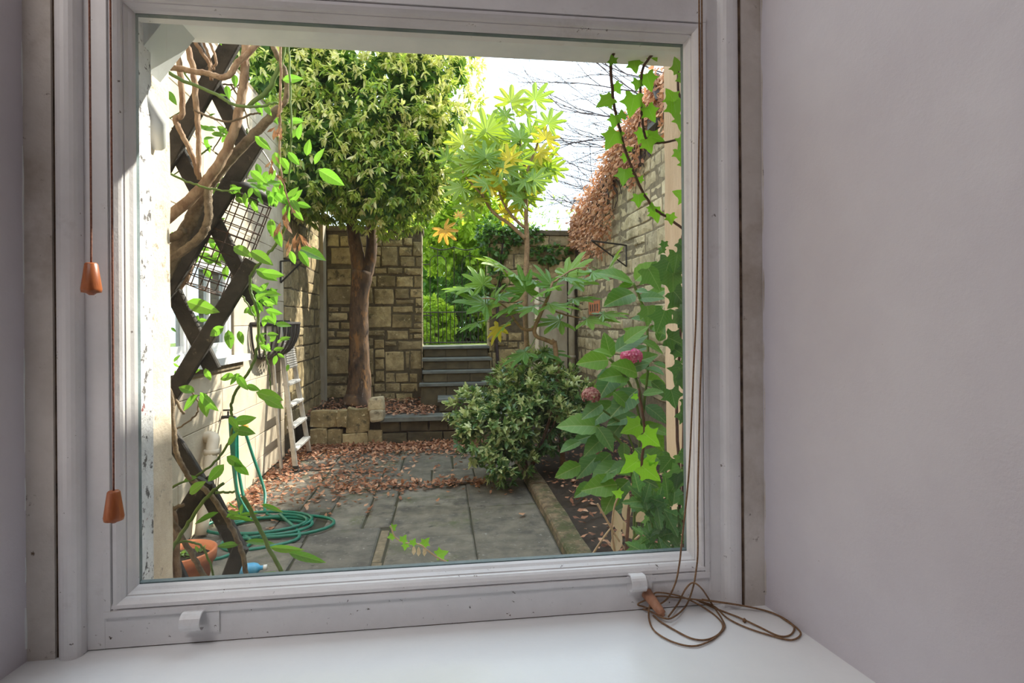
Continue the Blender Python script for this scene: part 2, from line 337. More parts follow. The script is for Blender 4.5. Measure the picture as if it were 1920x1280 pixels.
def foliage(name, parent, P, D, N, S, shape, key, R=None, kind='stuff'):
    """one mesh of many leaves (arrays)"""
    tv = np.array(SH[shape][0]); tf = SH[shape][1]; n = len(P)
    D = D / np.linalg.norm(D, axis=1, keepdims=True); N = N - D * (N * D).sum(1, keepdims=True); N /= np.linalg.norm(N, axis=1, keepdims=True) + 1e-9
    Yv = np.cross(N, D)
    V = P[:, None, :] + S[:, None, None] * (tv[None, :, 0:1] * D[:, None] + tv[None, :, 1:2] * Yv[:, None] + tv[None, :, 2:3] * N[:, None])
    if parent is not None: V = V - np.array(origin(parent))
    k = len(tv); loops = np.concatenate([np.array(f) for f in tf]); ls = np.array([len(f) for f in tf])
    L = (np.arange(n)[:, None] * k + loops[None]).ravel(); tot = np.tile(ls, n); start = np.concatenate([[0], np.cumsum(tot)[:-1]])
    me = bpy.data.meshes.new(name); me.vertices.add(n * k); me.vertices.foreach_set('co', V.ravel().astype(np.float32))
    me.loops.add(len(L)); me.loops.foreach_set('vertex_index', L.astype(np.int32)); me.polygons.add(len(tot)); me.polygons.foreach_set('loop_start', start.astype(np.int32))
    try: me.polygons.foreach_set('loop_total', tot.astype(np.int32))
    except Exception: pass
    me.update(calc_edges=True)
    a = me.attributes.new('rnd', 'FLOAT', 'POINT'); R = rng.random(n) if R is None else R
    a.data.foreach_set('value', np.repeat(R, k).astype(np.float32)); me.materials.append(LM[key][1])
    o = bpy.data.objects.new(name, me); COL.objects.link(o)
    if parent is not None: o.parent = parent
    if kind: o['kind'] = kind
    return o
def unit(n):
    v = rng.normal(size=(n, 3)); return v / np.linalg.norm(v, axis=1, keepdims=True)
def crown(parent, blobs, tufts, per, size, shape, key, pale=0.0, singles=0, lo=.72, hi=1.06, keep=None, name='foliage', down=.25, zp=None):
    """leaves in tufts over a set of ellipsoids (centre, radii)"""
    vol = np.array([r[0]*r[1] + r[1]*r[2] + r[0]*r[2] for c, r in blobs]); cnt = (vol / vol.sum() * tufts).astype(int)
    C, O = [], []
    for (c, r), k in zip(blobs, cnt):
        u = unit(k); rad = lo + (hi - lo) * rng.random((k, 1)) ** .6
        C.append(np.array(c) + u * np.array(r) * rad); O.append(u)
    C = np.concatenate(C); O = np.concatenate(O)
    if keep is not None: k = keep(C); C, O = C[k], O[k]
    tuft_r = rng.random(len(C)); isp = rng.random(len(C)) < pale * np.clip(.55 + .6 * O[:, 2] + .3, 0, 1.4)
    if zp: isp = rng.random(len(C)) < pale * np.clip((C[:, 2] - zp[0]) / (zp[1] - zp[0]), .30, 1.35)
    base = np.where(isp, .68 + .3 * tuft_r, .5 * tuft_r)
    P = np.repeat(C, per, 0); Oo = np.repeat(O, per, 0); n = len(P)
    D = Oo * .7 + unit(n) * .8 + np.array([0, 0, -down]); N = Oo * .5 + np.array([0, 0, .8]) + unit(n) * .4
    P = P + unit(n) * size * .25; S = size * (.7 + .6 * rng.random(n)); R = np.clip(np.repeat(base, per) + .12 * rng.normal(size=n), 0, 1)
    idx = np.arange(n)
    if singles:
        dist = np.linalg.norm(P - np.array(CAM), axis=1) - .3 * rng.random(n); order = np.argsort(dist); si = order[:singles]; idx = order[singles:]
        for i in si: leaf(parent, P[i], D[i], N[i], S[i], shape, key)
    return foliage(name, parent, P[idx], D[idx], N[idx], S[idx], shape, key, R[idx])

# stones ----------------------------------------------------------------------
def stone(parent, c0, c1, axis, face, proud, m, jit=.008, name='stone', depth=.06):
    """a dressed block in a wall: c0,c1 = (along, z) corners; axis 'x' wall runs along x facing -y (face=y), 'L' runs along y facing +x, 'R' facing -x"""
    a0, a1 = sorted((c0[0], c1[0])); z0, z1 = sorted((c0[1], c1[1])); j = lambda: rnd.uniform(-jit, jit)
    bev = min(.005 if jit < .004 else .011, (a1 - a0) * .15, (z1 - z0) * .15)
    ring = lambda e: [(a0 + e, z0 + e), ((a0+a1)/2 + j(), z0 + e), (a1 - e, z0 + e), (a1 - e, (z0+z1)/2), (a1 - e, z1 - e), ((a0+a1)/2 + j(), z1 - e), (a0 + e, z1 - e), (a0 + e, (z0+z1)/2)]
    js = [(j(), j()) for _ in range(8)]
    outer = [(x + p, y + q) for (x, y), (p, q) in zip(ring(0), js)]; inner = [(x + p, y + q) for (x, y), (p, q) in zip(ring(bev), js)]
    pr = lambda: proud + rnd.uniform(-.006, .006)
    pts = [(x, y, -depth) for x, y in outer] + [(x, y, proud - bev * .6) for x, y in outer] + [(x, y, pr()) for x, y in inner] + [((a0+a1)/2, (z0+z1)/2, proud + rnd.uniform(0, .012))]
    if jit < .004: pts = pts[:16] + [(x, y, proud) for x, y in inner] + [((a0+a1)/2, (z0+z1)/2, proud)]
    conv = {'x': lambda a, z, d: (a, face - d, z), 'L': lambda a, z, d: (face + d, a, z), 'R': lambda a, z, d: (face - d, a, z)}[axis]
    fs = []
    for i in range(8):
        k = (i + 1) % 8; fs += [(i, k, 8 + k, 8 + i), (8 + i, 8 + k, 16 + k, 16 + i), (16 + i, 16 + k, 24)]
    if axis == 'L': fs = [f[::-1] for f in fs] if False else fs
    return MB().add([conv(*p) for p in pts], fs).build(name, m, parent)
def courses(parent, axis, face, a0, a1, z0, z1, hr, lr, m, gap=.014, skip=None, proud=(.0, .02)):
    z = z0
    while z < z1 - .03:
        h = min(rnd.uniform(*hr), z1 - z); h = z1 - z if z1 - z - h < hr[0] * .5 else h
        a = a0 + rnd.uniform(-.2, 0) * 0
        while a < a1 - .02:
            l = min(rnd.uniform(*lr), a1 - a); l = a1 - a if a1 - a - l < lr[0] * .5 else l
            if not (skip and skip(a, a + l, z, z + h)):
                if h > .2 and rnd.random() < .3:
                    hh = h * rnd.uniform(.4, .6)
                    stone(parent, (a + gap/2, z + gap/2), (a + l - gap/2, z + hh - gap/2), axis, face, rnd.uniform(*proud), m)
                    stone(parent, (a + gap/2, z + hh + gap/2), (a + l - gap/2, z + h - gap/2), axis, face, rnd.uniform(*proud), m)
                else:
                    stone(parent, (a + gap/2, z + gap/2), (a + l - gap/2, z + h - gap/2), axis, face, rnd.uniform(*proud), m)
            a += l
        z += h

# ================================================================== THE ROOM
ZS = 1.085                       # window board level
def struct(o): o['kind'] = 'structure'; return o
YW = -.50                        # inner face of the thick outer wall
# right and left reveals (slightly splayed) together with the room-side wall faces
b = MB(); prof = [(.578, -.042), (.640, YW), (2.4, YW), (2.4, -.46), (.72, -.46), (.62, .06), (.578, .06)]
b.extrude([(x, y) for x, y in prof], (0, 0, .2), (0, 0, 3.35), (1, 0, 0), (0, 1, 0)); struct(b.build('wall_right', 'plaster'))
b = MB(); prof = [(-.632, -.042), (-.632, .06), (-.68, .06), (-.78, -.46), (-2.2, -.46), (-2.2, YW), (-.690, YW)]
b.extrude(prof, (0, 0, .2), (0, 0, 3.35), (1, 0, 0), (0, 1, 0)); struct(b.build('wall_left', 'plaster'))
b = MB().box((-.78, YW, .2), (.72, -.46, ZS - .035)); struct(b.build('wall_front', 'plaster'))
struct(MB().box((-2.2, -4.6, .2), (-2.28, YW, 3.35)).build('wall_side', 'plaster'))
struct(MB().box((2.4, -4.6, .2), (2.48, YW, 3.35)).build('wall_far_side', 'plaster'))
struct(MB().box((-2.28, -4.6, .2), (2.48, -4.68, 3.35)).build('wall_back', 'plaster'))
struct(MB().box((-2.28, -4.68, 3.35), (2.48, .30, 3.42)).build('ceiling', 'ceil'))
struct(MB().box((-2.28, -4.68, .12), (2.48, YW, .2)).build('floor', 'floorwood'))
wrr = bpy.data.objects['wall_right']; cp = [Vector((.5805 + .135 * d_ + rnd.uniform(0, .0006), -.0435 - d_, z_)) for z_, d_ in [(1.30 - k * .012, .003 + .005 * math.sin(k * .5) ** 2 + rnd.uniform(0, .002)) for k in range(15)]]
MB().tube(cp, [.0004 + .0007 * math.sin(math.pi * k / 14) for k in range(15)], 5).build('crack', 'gap', wrr)
# window board
b = MB(); b.extrude([(-.632, -.02), (.578, -.02), (.640, YW), (.70, YW), (.70, YW - .03), (-.75, YW - .03), (-.75, YW), (-.690, YW)], (0, 0, ZS - .035), (0, 0, ZS), (1, 0, 0), (0, 1, 0))
struct(b.build('window_sill', 'sill'))
# unseen ceiling fixture, added as fill light for the room
cl = thing('fill_fixture', 'unseen round ceiling fixture added as fill for the room', 'lamp', (-1.0, -1.45, 3.35))
MB().lathe([(.34, -.06), (.36, -.03), (.36, 0)], (-1.0, -1.45, 3.35), 32).build('base', 'alu', cl, True)
me_, t_, b_, o_ = nt('lamp_diffuser'); b_.inputs['Base Color'].default_value = (.9, .88, .84, 1); b_.inputs['Emission Color'].default_value = (1, .95, .93, 1); b_.inputs['Emission Strength'].default_value = 2
MB().lathe([(.02, -.095), (.2, -.09), (.32, -.062), (.32, -.058)], (-1.0, -1.45, 3.35), 32).build('diffuser', me_, cl, True)
ld = bpy.data.lights.new('room_fill_light', 'AREA'); ld.shape = 'DISK'; ld.size = .62; ld.energy = 13; ld.color = (1, .97, .97)
lo = bpy.data.objects.new('room_fill_light', ld); COL.objects.link(lo); lo.location = (-1.0, -1.45, 3.35 - .11)

# ------------------------------------------------------------------ sash window
win = shell('window_1', (0, 0, ZS))
GX0, GX1, GZ0, GZ1 = -.500, .456, 1.167, 2.118       # sight size of the lower pane
SX0, SX1, SZ1 = -.562, .505, 2.182                   # lower sash outline
yf, yg, yb = -.027, 0.0, .018
def ovolo(a0, s):   # moulding profile (across, y) between the flat face and the glass
    return [(0, yf), (s * .0004, yf - .004), (s * .009, yf - .004), (s * .0095, yf + .003), (s * .011, yf + .003), (s * .0115, yf - .002), (s * .016, yf - .001), (s * .020, yf + .003), (s * .0225, yf + .007), (s * .023, yf + .013), (s * .0245, yf + .013), (s * .027, yg - .007), (s * .030, yg - .002), (s * .032, yg + .004), (0, yg + .004)]
MW = .030
def rail(name, horizontal, a0, a1, fixed, s, mw=MW):
    """moulded strip; fixed = outer edge of the moulding, s = direction to the glass"""
    b = MB(); pr = ovolo(0, s * mw / .030)
    if horizontal: b.extrude([(p[1] - .0007, p[0]) for p in pr], (a0, 0, fixed), (a1, 0, fixed), (0, 1, 0), (0, 0, 1))
    else: b.extrude(pr, (fixed, 0, a0), (fixed, 0, a1), (1, 0, 0), (0, 1, 0))
    return b.build(name, 'paint', win)
# flat members
MB().box((SX0, yf, ZS + .002), (GX0 - MW, yb, SZ1)).build('stile', 'paint', win)
MB().box((GX1 + MW * .75, yf, ZS + .002), (SX1, yb, SZ1)).build('stile', 'paint', win)
MB().box((GX0 - MW, yf + .0006, ZS + .002), (GX1 + MW * .75, yb, GZ0 - MW)).build('bottom_rail', 'paint', win)
MB().box((GX0 - MW, yf + .0006, GZ1 + MW * .9), (GX1 + MW * .75, yb, SZ1)).build('meeting_rail', 'paint', win)
rail('glazing_moulding', True, GX0 - MW, GX1 + MW * .75, GZ0 - MW, 1, .034)
rail('glazing_moulding', True, GX0 - MW, GX1 + MW * .75, GZ1 + MW * .9, -1, .031)
rail('glazing_moulding', False, GZ0 - MW, GZ1 + MW, GX0 - MW, 1, .034)
rail('glazing_moulding', False, GZ0 - MW, GZ1 + MW, GX1 + MW * .75, -1, .026)
MB().box((GX0 - .01, yg + .003, GZ0 - .01), (GX1 + .01, yg + .006, GZ1 + .01)).build('glass_pane', 'glass', win)
b = MB(); w_ = .007
for xa, xb, za, zb in ((GX0 - MW, GX0, GZ0 - MW, GZ0), (GX1, GX1 + MW, GZ0 - MW, GZ0), (GX0 - MW, GX0, GZ1, GZ1 + MW), (GX1, GX1 + MW, GZ1, GZ1 + MW)): MB().box((xa, yg + .004, za), (xb, yb, zb)).build('rebate_corner', 'paint', win)
b.box((GX0, yg + .007, GZ0 - .004), (GX1, yg + .018, GZ0 + w_)); MB.box(b, (GX0 - .004, yg + .007, GZ0), (GX0 + .004, yg + .018, GZ1)); b.box((GX1 - .004, yg + .007, GZ0), (GX1 + .004, yg + .018, GZ1)); b.box((GX0, yg + .007, GZ1 - .005), (GX1, yg + .018, GZ1 + .004))
b.build('putty', 'putty', win)
# staff beads (rounded) and box linings on both sides, with the dirty gap between them
def bead(x0, x1, yfr):
    n = 9; pr = [(x0, .0)] + [(x0 + (x1 - x0) * (.5 - .5 * math.cos(math.pi * k / n)), -.028 + (yfr + .028) * math.sin(math.pi * k / n) ** .6) for k in range(n + 1)] + [(x1, .0)]
    MB().extrude(pr, (0, 0, ZS), (0, 0, 3.30), (1, 0, 0), (0, 1, 0)).build('staff_bead', 'paint', win, False)
bead(-.590, -.556, -.050); bead(.502, .537, -.046)
MB().box((-.633, -.043, ZS), (-.5925, .03, 3.3)).build('box_lining', 'lining', win)
MB().box((.5405, -.041, ZS), (.579, .03, 3.3)).build('box_lining', 'lining', win)
for xa, xb in ((-.594, -.588), (.535, .542)): MB().box((xa, -.038, ZS), (xb, .03, 3.3)).build('dirt_line', 'gap', win)
for sx, xa in ((-1, -.6335), (1, .5795)):   # ragged caulk line where wood meets plaster
    P = [Vector((xa + rnd.uniform(-.0012, .0012), -.0435 + rnd.uniform(-.001, .001), ZS + .02 + k * .04)) for k in range(56)]
    MB().tube(P, [rnd.uniform(.0012, .0026) for _ in P], 5).build('caulk_line', 'paint_out' if sx < 0 else 'lining', win)
for xa, xb, za, zb in ((GX0 - MW - .001, GX0 - MW + .006, GZ0 - MW - .006, GZ0 - MW + .002), (GX1 + MW * .75 - .006, GX1 + MW * .75 + .001, GZ0 - MW - .006, GZ0 - MW + .002)): MB().box((xa, yf + .0004, za), (xb, yg, zb)).build('corner_fillet', 'paint', win)
MB().tube([Vector((SX0 + .01 + k * .0446, yf + .0035, ZS + .001)) for k in range(24)], [rnd.uniform(.001, .0022) for _ in range(24)], 5).build('dirt_line', 'gap', win)
# upper sash, one track further out
UX0, UX1 = -.575, .520
MB().box((UX0, .026, 2.130), (-.515, .066, 3.26)).build('upper_stile', 'paint', win)
MB().box((.470, .026, 2.130), (UX1, .066, 3.26)).build('upper_stile', 'paint', win)
MB().box((-.515, .026, 2.128), (.470, .066, 2.160)).build('upper_bottom_rail', 'paint', win)
MB().box((-.515, .026, 3.2), (.470, .066, 3.26)).build('upper_top_rail', 'paint', win)
MB().box((-.515, .044, 2.16), (.470, .047, 3.2)).build('upper_glass_pane', 'glass', win)
for x0, x1 in ((-.66, -.576), (.521, .61)): MB().box((x0, -.02, ZS), (x1, .075, 3.3)).build('pulley_box', 'lining', win)
MB().box((-.66, -.05, 3.26), (.61, .08, 3.34)).build('head_lining', 'paint', win)
# sash lifts: hooked metal finger pulls
def lift(px, py, w=.030):
    c = at(px, py, yf); g = thing('sash_lift', None, None, (c.x, yf, c.z)); adopt(g, win)
    MB().box((c.x - w * .55, yf - .003, c.z - .022), (c.x + w * 1.2, yf, c.z + .012)).build('back_plate', 'paint', g)
    pr = []
    R = .0145
    arc = [(yf - .001, .016)] + [(yf - .014 - R * math.sin(a), .004 + R * math.cos(a)) for a in [math.radians(k) for k in range(0, 200, 18)]]
    outer = [Vector((0, y, z)) for y, z in arc]; inner = [Vector((0, y + (.0022 if i else 0), z - .0028 * (1 if i < 5 else .2))) for i, (y, z) in enumerate(arc)]
    k = len(arc); vs = [Vector((c.x + sx * w / 2, p.y, c.z + p.z)) for sx in (-1, 1) for p in outer + inner]; fs = []
    for i in range(k - 1):
        fs += [(i, i+1, 2*k+i+1, 2*k+i), (k+i, 3*k+i, 3*k+i+1, k+i+1), (i, k+i, k+i+1, i+1), (2*k+i, 2*k+i+1, 3*k+i+1, 3*k+i)]
    fs += [(k-1, 2*k-1, 4*k-1, 3*k-1)]
    MB().add(vs, fs).build('hook', 'paint', g, False)
lift(368, 1160); lift(1190, 1090, .026)

# ------------------------------------------------------------------ blind cords
def pull(parent, c, axis, m, h=.045, r0=.0085, r1=.0135):
    return MB().lathe([(.002, h), (r0 * .8, h), (r0, h - .002), (r1, .006), (r1 * .94, .001), (r1 * .5, 0), (.003, -.003)], c, 20, axis).build('wooden_pull', m, parent, True)
def hang(label, xs, y0px, Y):
    p1 = at(xs[1], y0px, Y); p0 = Vector((at(xs[0], 0, Y).x, Y, 3.2))
    g = thing('blind_cord', label, 'cord', (p1.x, Y, p1.z - .05))
    mid = at((xs[0] + xs[1]) / 2 + 1, y0px * .5, Y)
    MB().tube(smooth_path([p0, mid, p1 - Vector((0, 0, .004))], 12), .0014, 6).build('cord', 'cordred', g, True)
    pull(g, p1 - Vector((0, 0, .047)), Vector((0, 0, 1)), 'pullwood')
hang('shorter hanging blind cord, its turned wooden pull level with the middle of the window', (166, 171), 490, -.085)
hang('long hanging blind cord whose wooden pull hangs low beside the left glass edge', (206, 213), 917, -.085)
# right-hand looped cord whose slack lies coiled on the sill
g = thing('looped_blind_cord', 'long brown blind cord hanging down the right sash, slack coiled on the sill', 'cord', (.45, -.08, ZS))
zc = ZS + .0025
def S5(zx, zy, z=zc):
    px, py = 1100 + zx / 4.174, 1000 + zy / 4.174; p = atz(px, py, z); lim = -.034 if p.x < .49 else -.056
    if p.y > lim: p = at(px, py, lim)
    if p.x > .574 + (-.042 - p.y) * .135: p.x = .574 + (-.042 - p.y) * .135
    return p
A5 = lambda zx, zy, Y: at(1100 + zx / 4.174, 1000 + zy / 4.174, Y)
top1 = Vector((at(1309, 0, -.06).x, -.06, 3.2)); top2 = Vector((at(1317, 0, -.06).x, -.06, 3.2))
P1 = [top1, at(1311, 40, -.06), at(1310, 300, -.06), at(1306, 560, -.06), at(1300, 700, -.06), at(1292, 880, -.06), A5(745, 60, -.062), A5(725, 240, -.065), A5(690, 400, -.072), S5(620, 520, ZS + .006), S5(500, 580, ZS + .010), S5(440, 570, ZS + .008), S5(400, 555), S5(440, 530), S5(560, 490), S5(800, 510), S5(1050, 540), S5(1300, 580), S5(1500, 640), S5(1650, 730), S5(1675, 790), S5(1600, 832), S5(1450, 800), S5(1250, 735), S5(1100, 660), S5(1000, 570), S5(860, 520)]
P2 = [top2, at(1316, 40, -.06), at(1317, 560, -.06), at(1312, 760, -.06), at(1308, 940, -.06), A5(870, 120, -.062), A5(858, 280, -.066), A5(830, 430, -.076), S5(780, 560, ZS + .006), S5(700, 640, ZS + .008), S5(620, 665, ZS + .010), S5(500, 610, ZS + .008), S5(440, 590)]
P3 = [S5(640, 650, ZS + .008), S5(720, 540, ZS + .012), A5(770, 440, -.085), A5(830, 385, -.083), A5(900, 430, -.090), S5(980, 550, ZS + .008), S5(1060, 670), S5(1075, 740), S5(980, 830), S5(840, 880), S5(680, 850), S5(540, 770), S5(490, 680), S5(490, 580, ZS + .016), S5(520, 480, ZS + .012), S5(580, 462), S5(760, 500), S5(950, 600), S5(1060, 700), S5(1040, 780), S5(940, 830), S5(820, 820), S5(680, 750), S5(580, 690), S5(520, 640, ZS + .004)]
P4 = [S5(880, 530), S5(1020, 590), S5(1200, 660, ZS + .004), S5(1350, 730), S5(1500, 800), S5(1590, 795), S5(1625, 740), S5(1590, 690), S5(1440, 615), S5(1200, 560), S5(900, 515)]
for P in (P1, P2, P3, P4): MB().tube(smooth_path(P, 8), .0015, 6).build('cord', 'cord', g, True)
kn = S5(1235, 680, ZS + .004); MB().lathe([(.001, -.004), (.003, -.002), (.0035, .001), (.001, .004)], kn, 10).build('knot', 'cord', g, True)
a_ = S5(600, 640, ZS + .010); d_ = (S5(480, 480, ZS + .010) - a_).normalized()
pull(g, a_ - d_ * -.002, d_, 'pullpale', .046, .0100, .0075)

# ------------------------------------------------------------------ outside face of the house around the window
fac = shell('wall_outside', (0, .2, 0))
MB().box((-4.5, .07, -.2), (-.60, .235, 5.2)).build('facade', 'ashlar', fac)
MB().box((.575, .07, -.2), (4.5, .235, 5.2)).build('facade', 'ashlar', fac)
MB().box((-.60, .07, 3.3), (.575, .235, 5.2)).build('facade', 'ashlar', fac)
MB().box((-.60, .07, -.2), (.575, .235, .98)).build('facade', 'ashlar', fac)
# stone jambs: irregular vertical strips
def strip(name, x0, x1, y0, y1, z0, z1, m, wob):
    n = 40; vs = []; fs = []
    for k in range(n + 1):
        z = z0 + (z1 - z0) * k / n; d = rnd.uniform(-wob, wob)
        vs += [(x0, y0, z), (x1 + d, y0, z), (x1 + d * .6, y1, z), (x0, y1, z)]
    for k in range(n):
        for i in range(4): fs.append((4*k+i, 4*k+(i+1) % 4, 4*k+4+(i+1) % 4, 4*k+4+i))
    fs += [(3, 2, 1, 0), (4*n, 4*n+1, 4*n+2, 4*n+3)]
    return MB().add(vs, fs).build(name, m, fac)
strip('stone_jamb', -.62, -.556, .125, .262, .98, 3.3, 'jamb', .003)
strip('painted_jamb', -.62, -.528, .066, .125, .98, 3.3, 'flake', .002)
strip('stone_jamb', .62, .535, .16, .30, .98, 3.3, 'jambR', .003)
strip('painted_jamb', .62, .535, .066, .16, .98, 3.3, 'flake', .002)
MB().box((-.62, .066, .98), (.60, .33, 1.035)).build('outer_sill', 'jambR', fac)
b = MB(); b.extrude([(.078, 2.168), (.215, 2.168), (.215, 2.272), (.078, 2.29)], (-.60, 0, 0), (.58, 0, 0), (0, 1, 0), (0, 0, 1)); b.build('white_transom', 'paint_out', fac)
b = MB(); b.extrude([(.0, 0), (.065, 0), (.0, .09)], (-.545, .10, 2.168), (-.545, .20, 2.168), (1, 0, 0), (0, 0, -1)); b.build('corner_block', 'paint_out', fac)
MB().tube([(-.55, .11, 2.03), (-.53, .15, 1.985), (-.552, .20, 1.955)], [.022, .02, .016], 10).build('painted_lump', 'paint_out', fac, True)

# ================================================================== THE YARD
gr = shell('ground_yard', (0, 3, -.05))
MB().box((-2.2, .2, -.2), (2.6, 8.9, -.012)).build('bedding', 'joint', gr)
def slab(x0, x1, y0, y1, m='paving', dz=None):
    g_ = .0035; z = rnd.uniform(-.005, .006) if dz is None else dz; j = lambda: rnd.uniform(-.009, .009)
    tx, ty = rnd.uniform(-.004, .004), rnd.uniform(-.004, .004); e = .012
    cs = [(x0 + g_ + j(), y0 + g_ + j()), (x1 - g_ + j(), y0 + g_ + j()), (x1 - g_ + j(), y1 - g_ + j()), (x0 + g_ + j(), y1 - g_ + j())]
    cx, cy = (x0 + x1) / 2, (y0 + y1) / 2; sgn = [(1, 1), (-1, 1), (-1, -1), (1, -1)]
    vs = [(x, y, -.05) for x, y in cs] + [(x, y, z - .008) for x, y in cs] + [(x + e * s, y + e * t, z + (x - cx) * tx + (y - cy) * ty) for (x, y), (s, t) in zip(cs, sgn)]
    fs = [(i, (i+1) % 4, 4+(i+1) % 4, 4+i) for i in range(4)] + [(4+i, 4+(i+1) % 4, 8+(i+1) % 4, 8+i) for i in range(4)] + [(8, 9, 10, 11)]
    MB().add(vs, fs).build('paving_slab', m, gr)
SL = [(-.39, .24, 1.5, 2.42), (-.39, .24, 2.42, 3.28), (-.39, .24, 3.28, 4.0), (-.39, .24, 4.0, 4.62),
      (.24, .83, 1.5, 2.5), (.24, .83, 2.5, 3.95), (.24, .83, 3.95, 4.64),
      (-1.0, -.47, 1.5, 2.16), (-1.0, -.47, 2.16, 2.82), (-1.0, -.47, 2.82, 3.55), (-.92, -.62, 3.55, 4.45), (-.61, -.40, 3.55, 4.05), (-.61, -.40, 4.06, 4.45),
      (-1.86, -1.01, 1.5, 2.5), (-1.86, -1.01, 2.5, 3.3), (-1.30, -1.01, 3.3, 4.0), (-1.86, -1.31, 3.3, 4.1), (-1.20, -.93, 4.0, 4.45), (-1.86, -1.21, 4.1, 4.75),
      (-1.2, -.62, 4.46, 5.25), (-.61, -.10, 4.63, 5.24), (-.09, .34, 4.65, 5.24), (.35, .9, 4.66, 5.26), (-.62, -.40, 4.46, 4.62),
      (-1.86, -1.21, 4.76, 5.4), (-1.2, -.44, 5.26, 5.9), (-.43, .12, 5.25, 5.86), (.13, .75, 5.25, 5.88), (-1.86, -1.21, 5.41, 6.1), (-1.2, -.5, 5.91, 6.6), (-.49, .2, 5.87, 6.6), (.21, .95, 5.89, 6.6), (-1.86, -1.21, 6.11, 6.62),
      (.76, 1.2, 5.27, 5.88), (-1.86, -1.0, .3, 1.5), (-1.0, -.1, .3, 1.5), (-.1, .83, .3, 1.5)]
for s in SL: slab(*s)
for y0, y1 in ((1.5, 2.1), (2.1, 2.9), (2.9, 3.5)): slab(-.47, -.39, y0, y1, 'mortar', -.008)
# right-hand planting bed and its kerb
bed = shell('ground_bed', (1.5, 3, 0))
n = 14; vs = []; fs = []
for i in range(n + 1):
    for k in range(n + 1):
        x = .92 + (2.34 - .92) * i / n; y = .3 + 8.1 * k / n; vs.append((x, y, .02 + .10 * min(1, i / 5) + rnd.uniform(-.03, .03)))
for i in range(n):
    for k in range(n): a = i * (n + 1) + k; fs.append((a, a + n + 1, a + n + 2, a + 1))
MB().add(vs, fs).build('soil', 'soil', bed, True)
kb = 1.0
for y0, y1 in ((.3, 2.2), (2.2, 4.3), (4.3, 6.2)):
    n = 9; vs = []; fs = []; pr = [(-.085, -.05), (-.085, .050), (-.072, .068), (0, .074), (.07, .070), (.085, .05), (.085, -.05)]; k_ = len(pr)
    for k in range(n):
        jx, jz = rnd.uniform(-.008, .008), rnd.uniform(-.006, .006); vs += [(.915 + x + jx + rnd.uniform(-.004, .004), y0 + .004 + (y1 - y0 - .008) * k / (n - 1), z + jz) for x, z in pr]
    for k in range(n - 1): fs += [(k*k_+i, k*k_+(i+1) % k_, (k+1)*k_+(i+1) % k_, (k+1)*k_+i) for i in range(k_)]
    fs += [tuple(range(k_))[::-1], tuple(range((n-1)*k_, n*k_))]
    MB().add(vs, fs).build('kerb_stone', 'kerb', bed)

# ------------------------------------------------------------------ left wall: dressed blocks, then rubble
XL = -1.87
wl = shell('wall_garden_left', (XL, 4, 0))
WY0, WY1, WZ0, WZ1 = 2.72, 4.46, 1.31, 2.16       # its window opening
for a, b_ in (((XL - .3, .24, -.1), (XL, WY0, 4.0)), ((XL - .3, WY1, -.1), (XL, 6.12, 4.0)), ((XL - .3, WY0, -.1), (XL, WY1, WZ0)), ((XL - .3, WY0, WZ1), (XL, WY1, 4.0)), ((XL - .3, 6.12, -.1), (XL, 8.9, 3.3))):
    MB().box(a, b_).build('wall_core', 'mortar' if b_[1] < 7 else 'darkmortar', wl)
zr = [0, .21, .45, .775, 1.04, 1.30]
for r in range(len(zr) - 1):
    y = .3 + (.37 if r % 2 else 0)
    while y < 6.1:
        l = rnd.uniform(.75, 1.0); y1 = min(y + l, 6.12)
        if 6.12 - y1 < .25: y1 = 6.12
        stone(wl, (y + .002, zr[r] + .002), (y1 - .002, zr[r+1] - .002), 'L', XL, .005 + rnd.uniform(0, .002), 'ashlar', .002, 'block'); y = y1
zz = 1.30
while zz < 3.95:
    h = rnd.choice((.28, .3, .34)); y = WY1 if zz < WZ1 - .02 else 2.3
    if zz < WZ1 - .02: h = min(h, WZ1 - zz) if WZ1 - zz - h > .1 else WZ1 - zz
    while y < 6.1:
        y1 = min(y + rnd.uniform(.5, .8), 6.12); y1 = 6.12 if 6.12 - y1 < .25 else y1
        stone(wl, (y + .002, zz + .002), (y1 - .002, zz + h - .002), 'L', XL, .005 + rnd.uniform(0, .002), 'ashlar', .002, 'block'); y = y1
    zz += h
courses(wl, 'L', XL, 6.13, 8.38, .25, 3.3, (.18, .36), (.24, .55), 'rubble', .016)
MB().box((XL, 8.15, .2), (XL + .07, 8.39, 3.3)).build('corner_strip', 'render', wl)
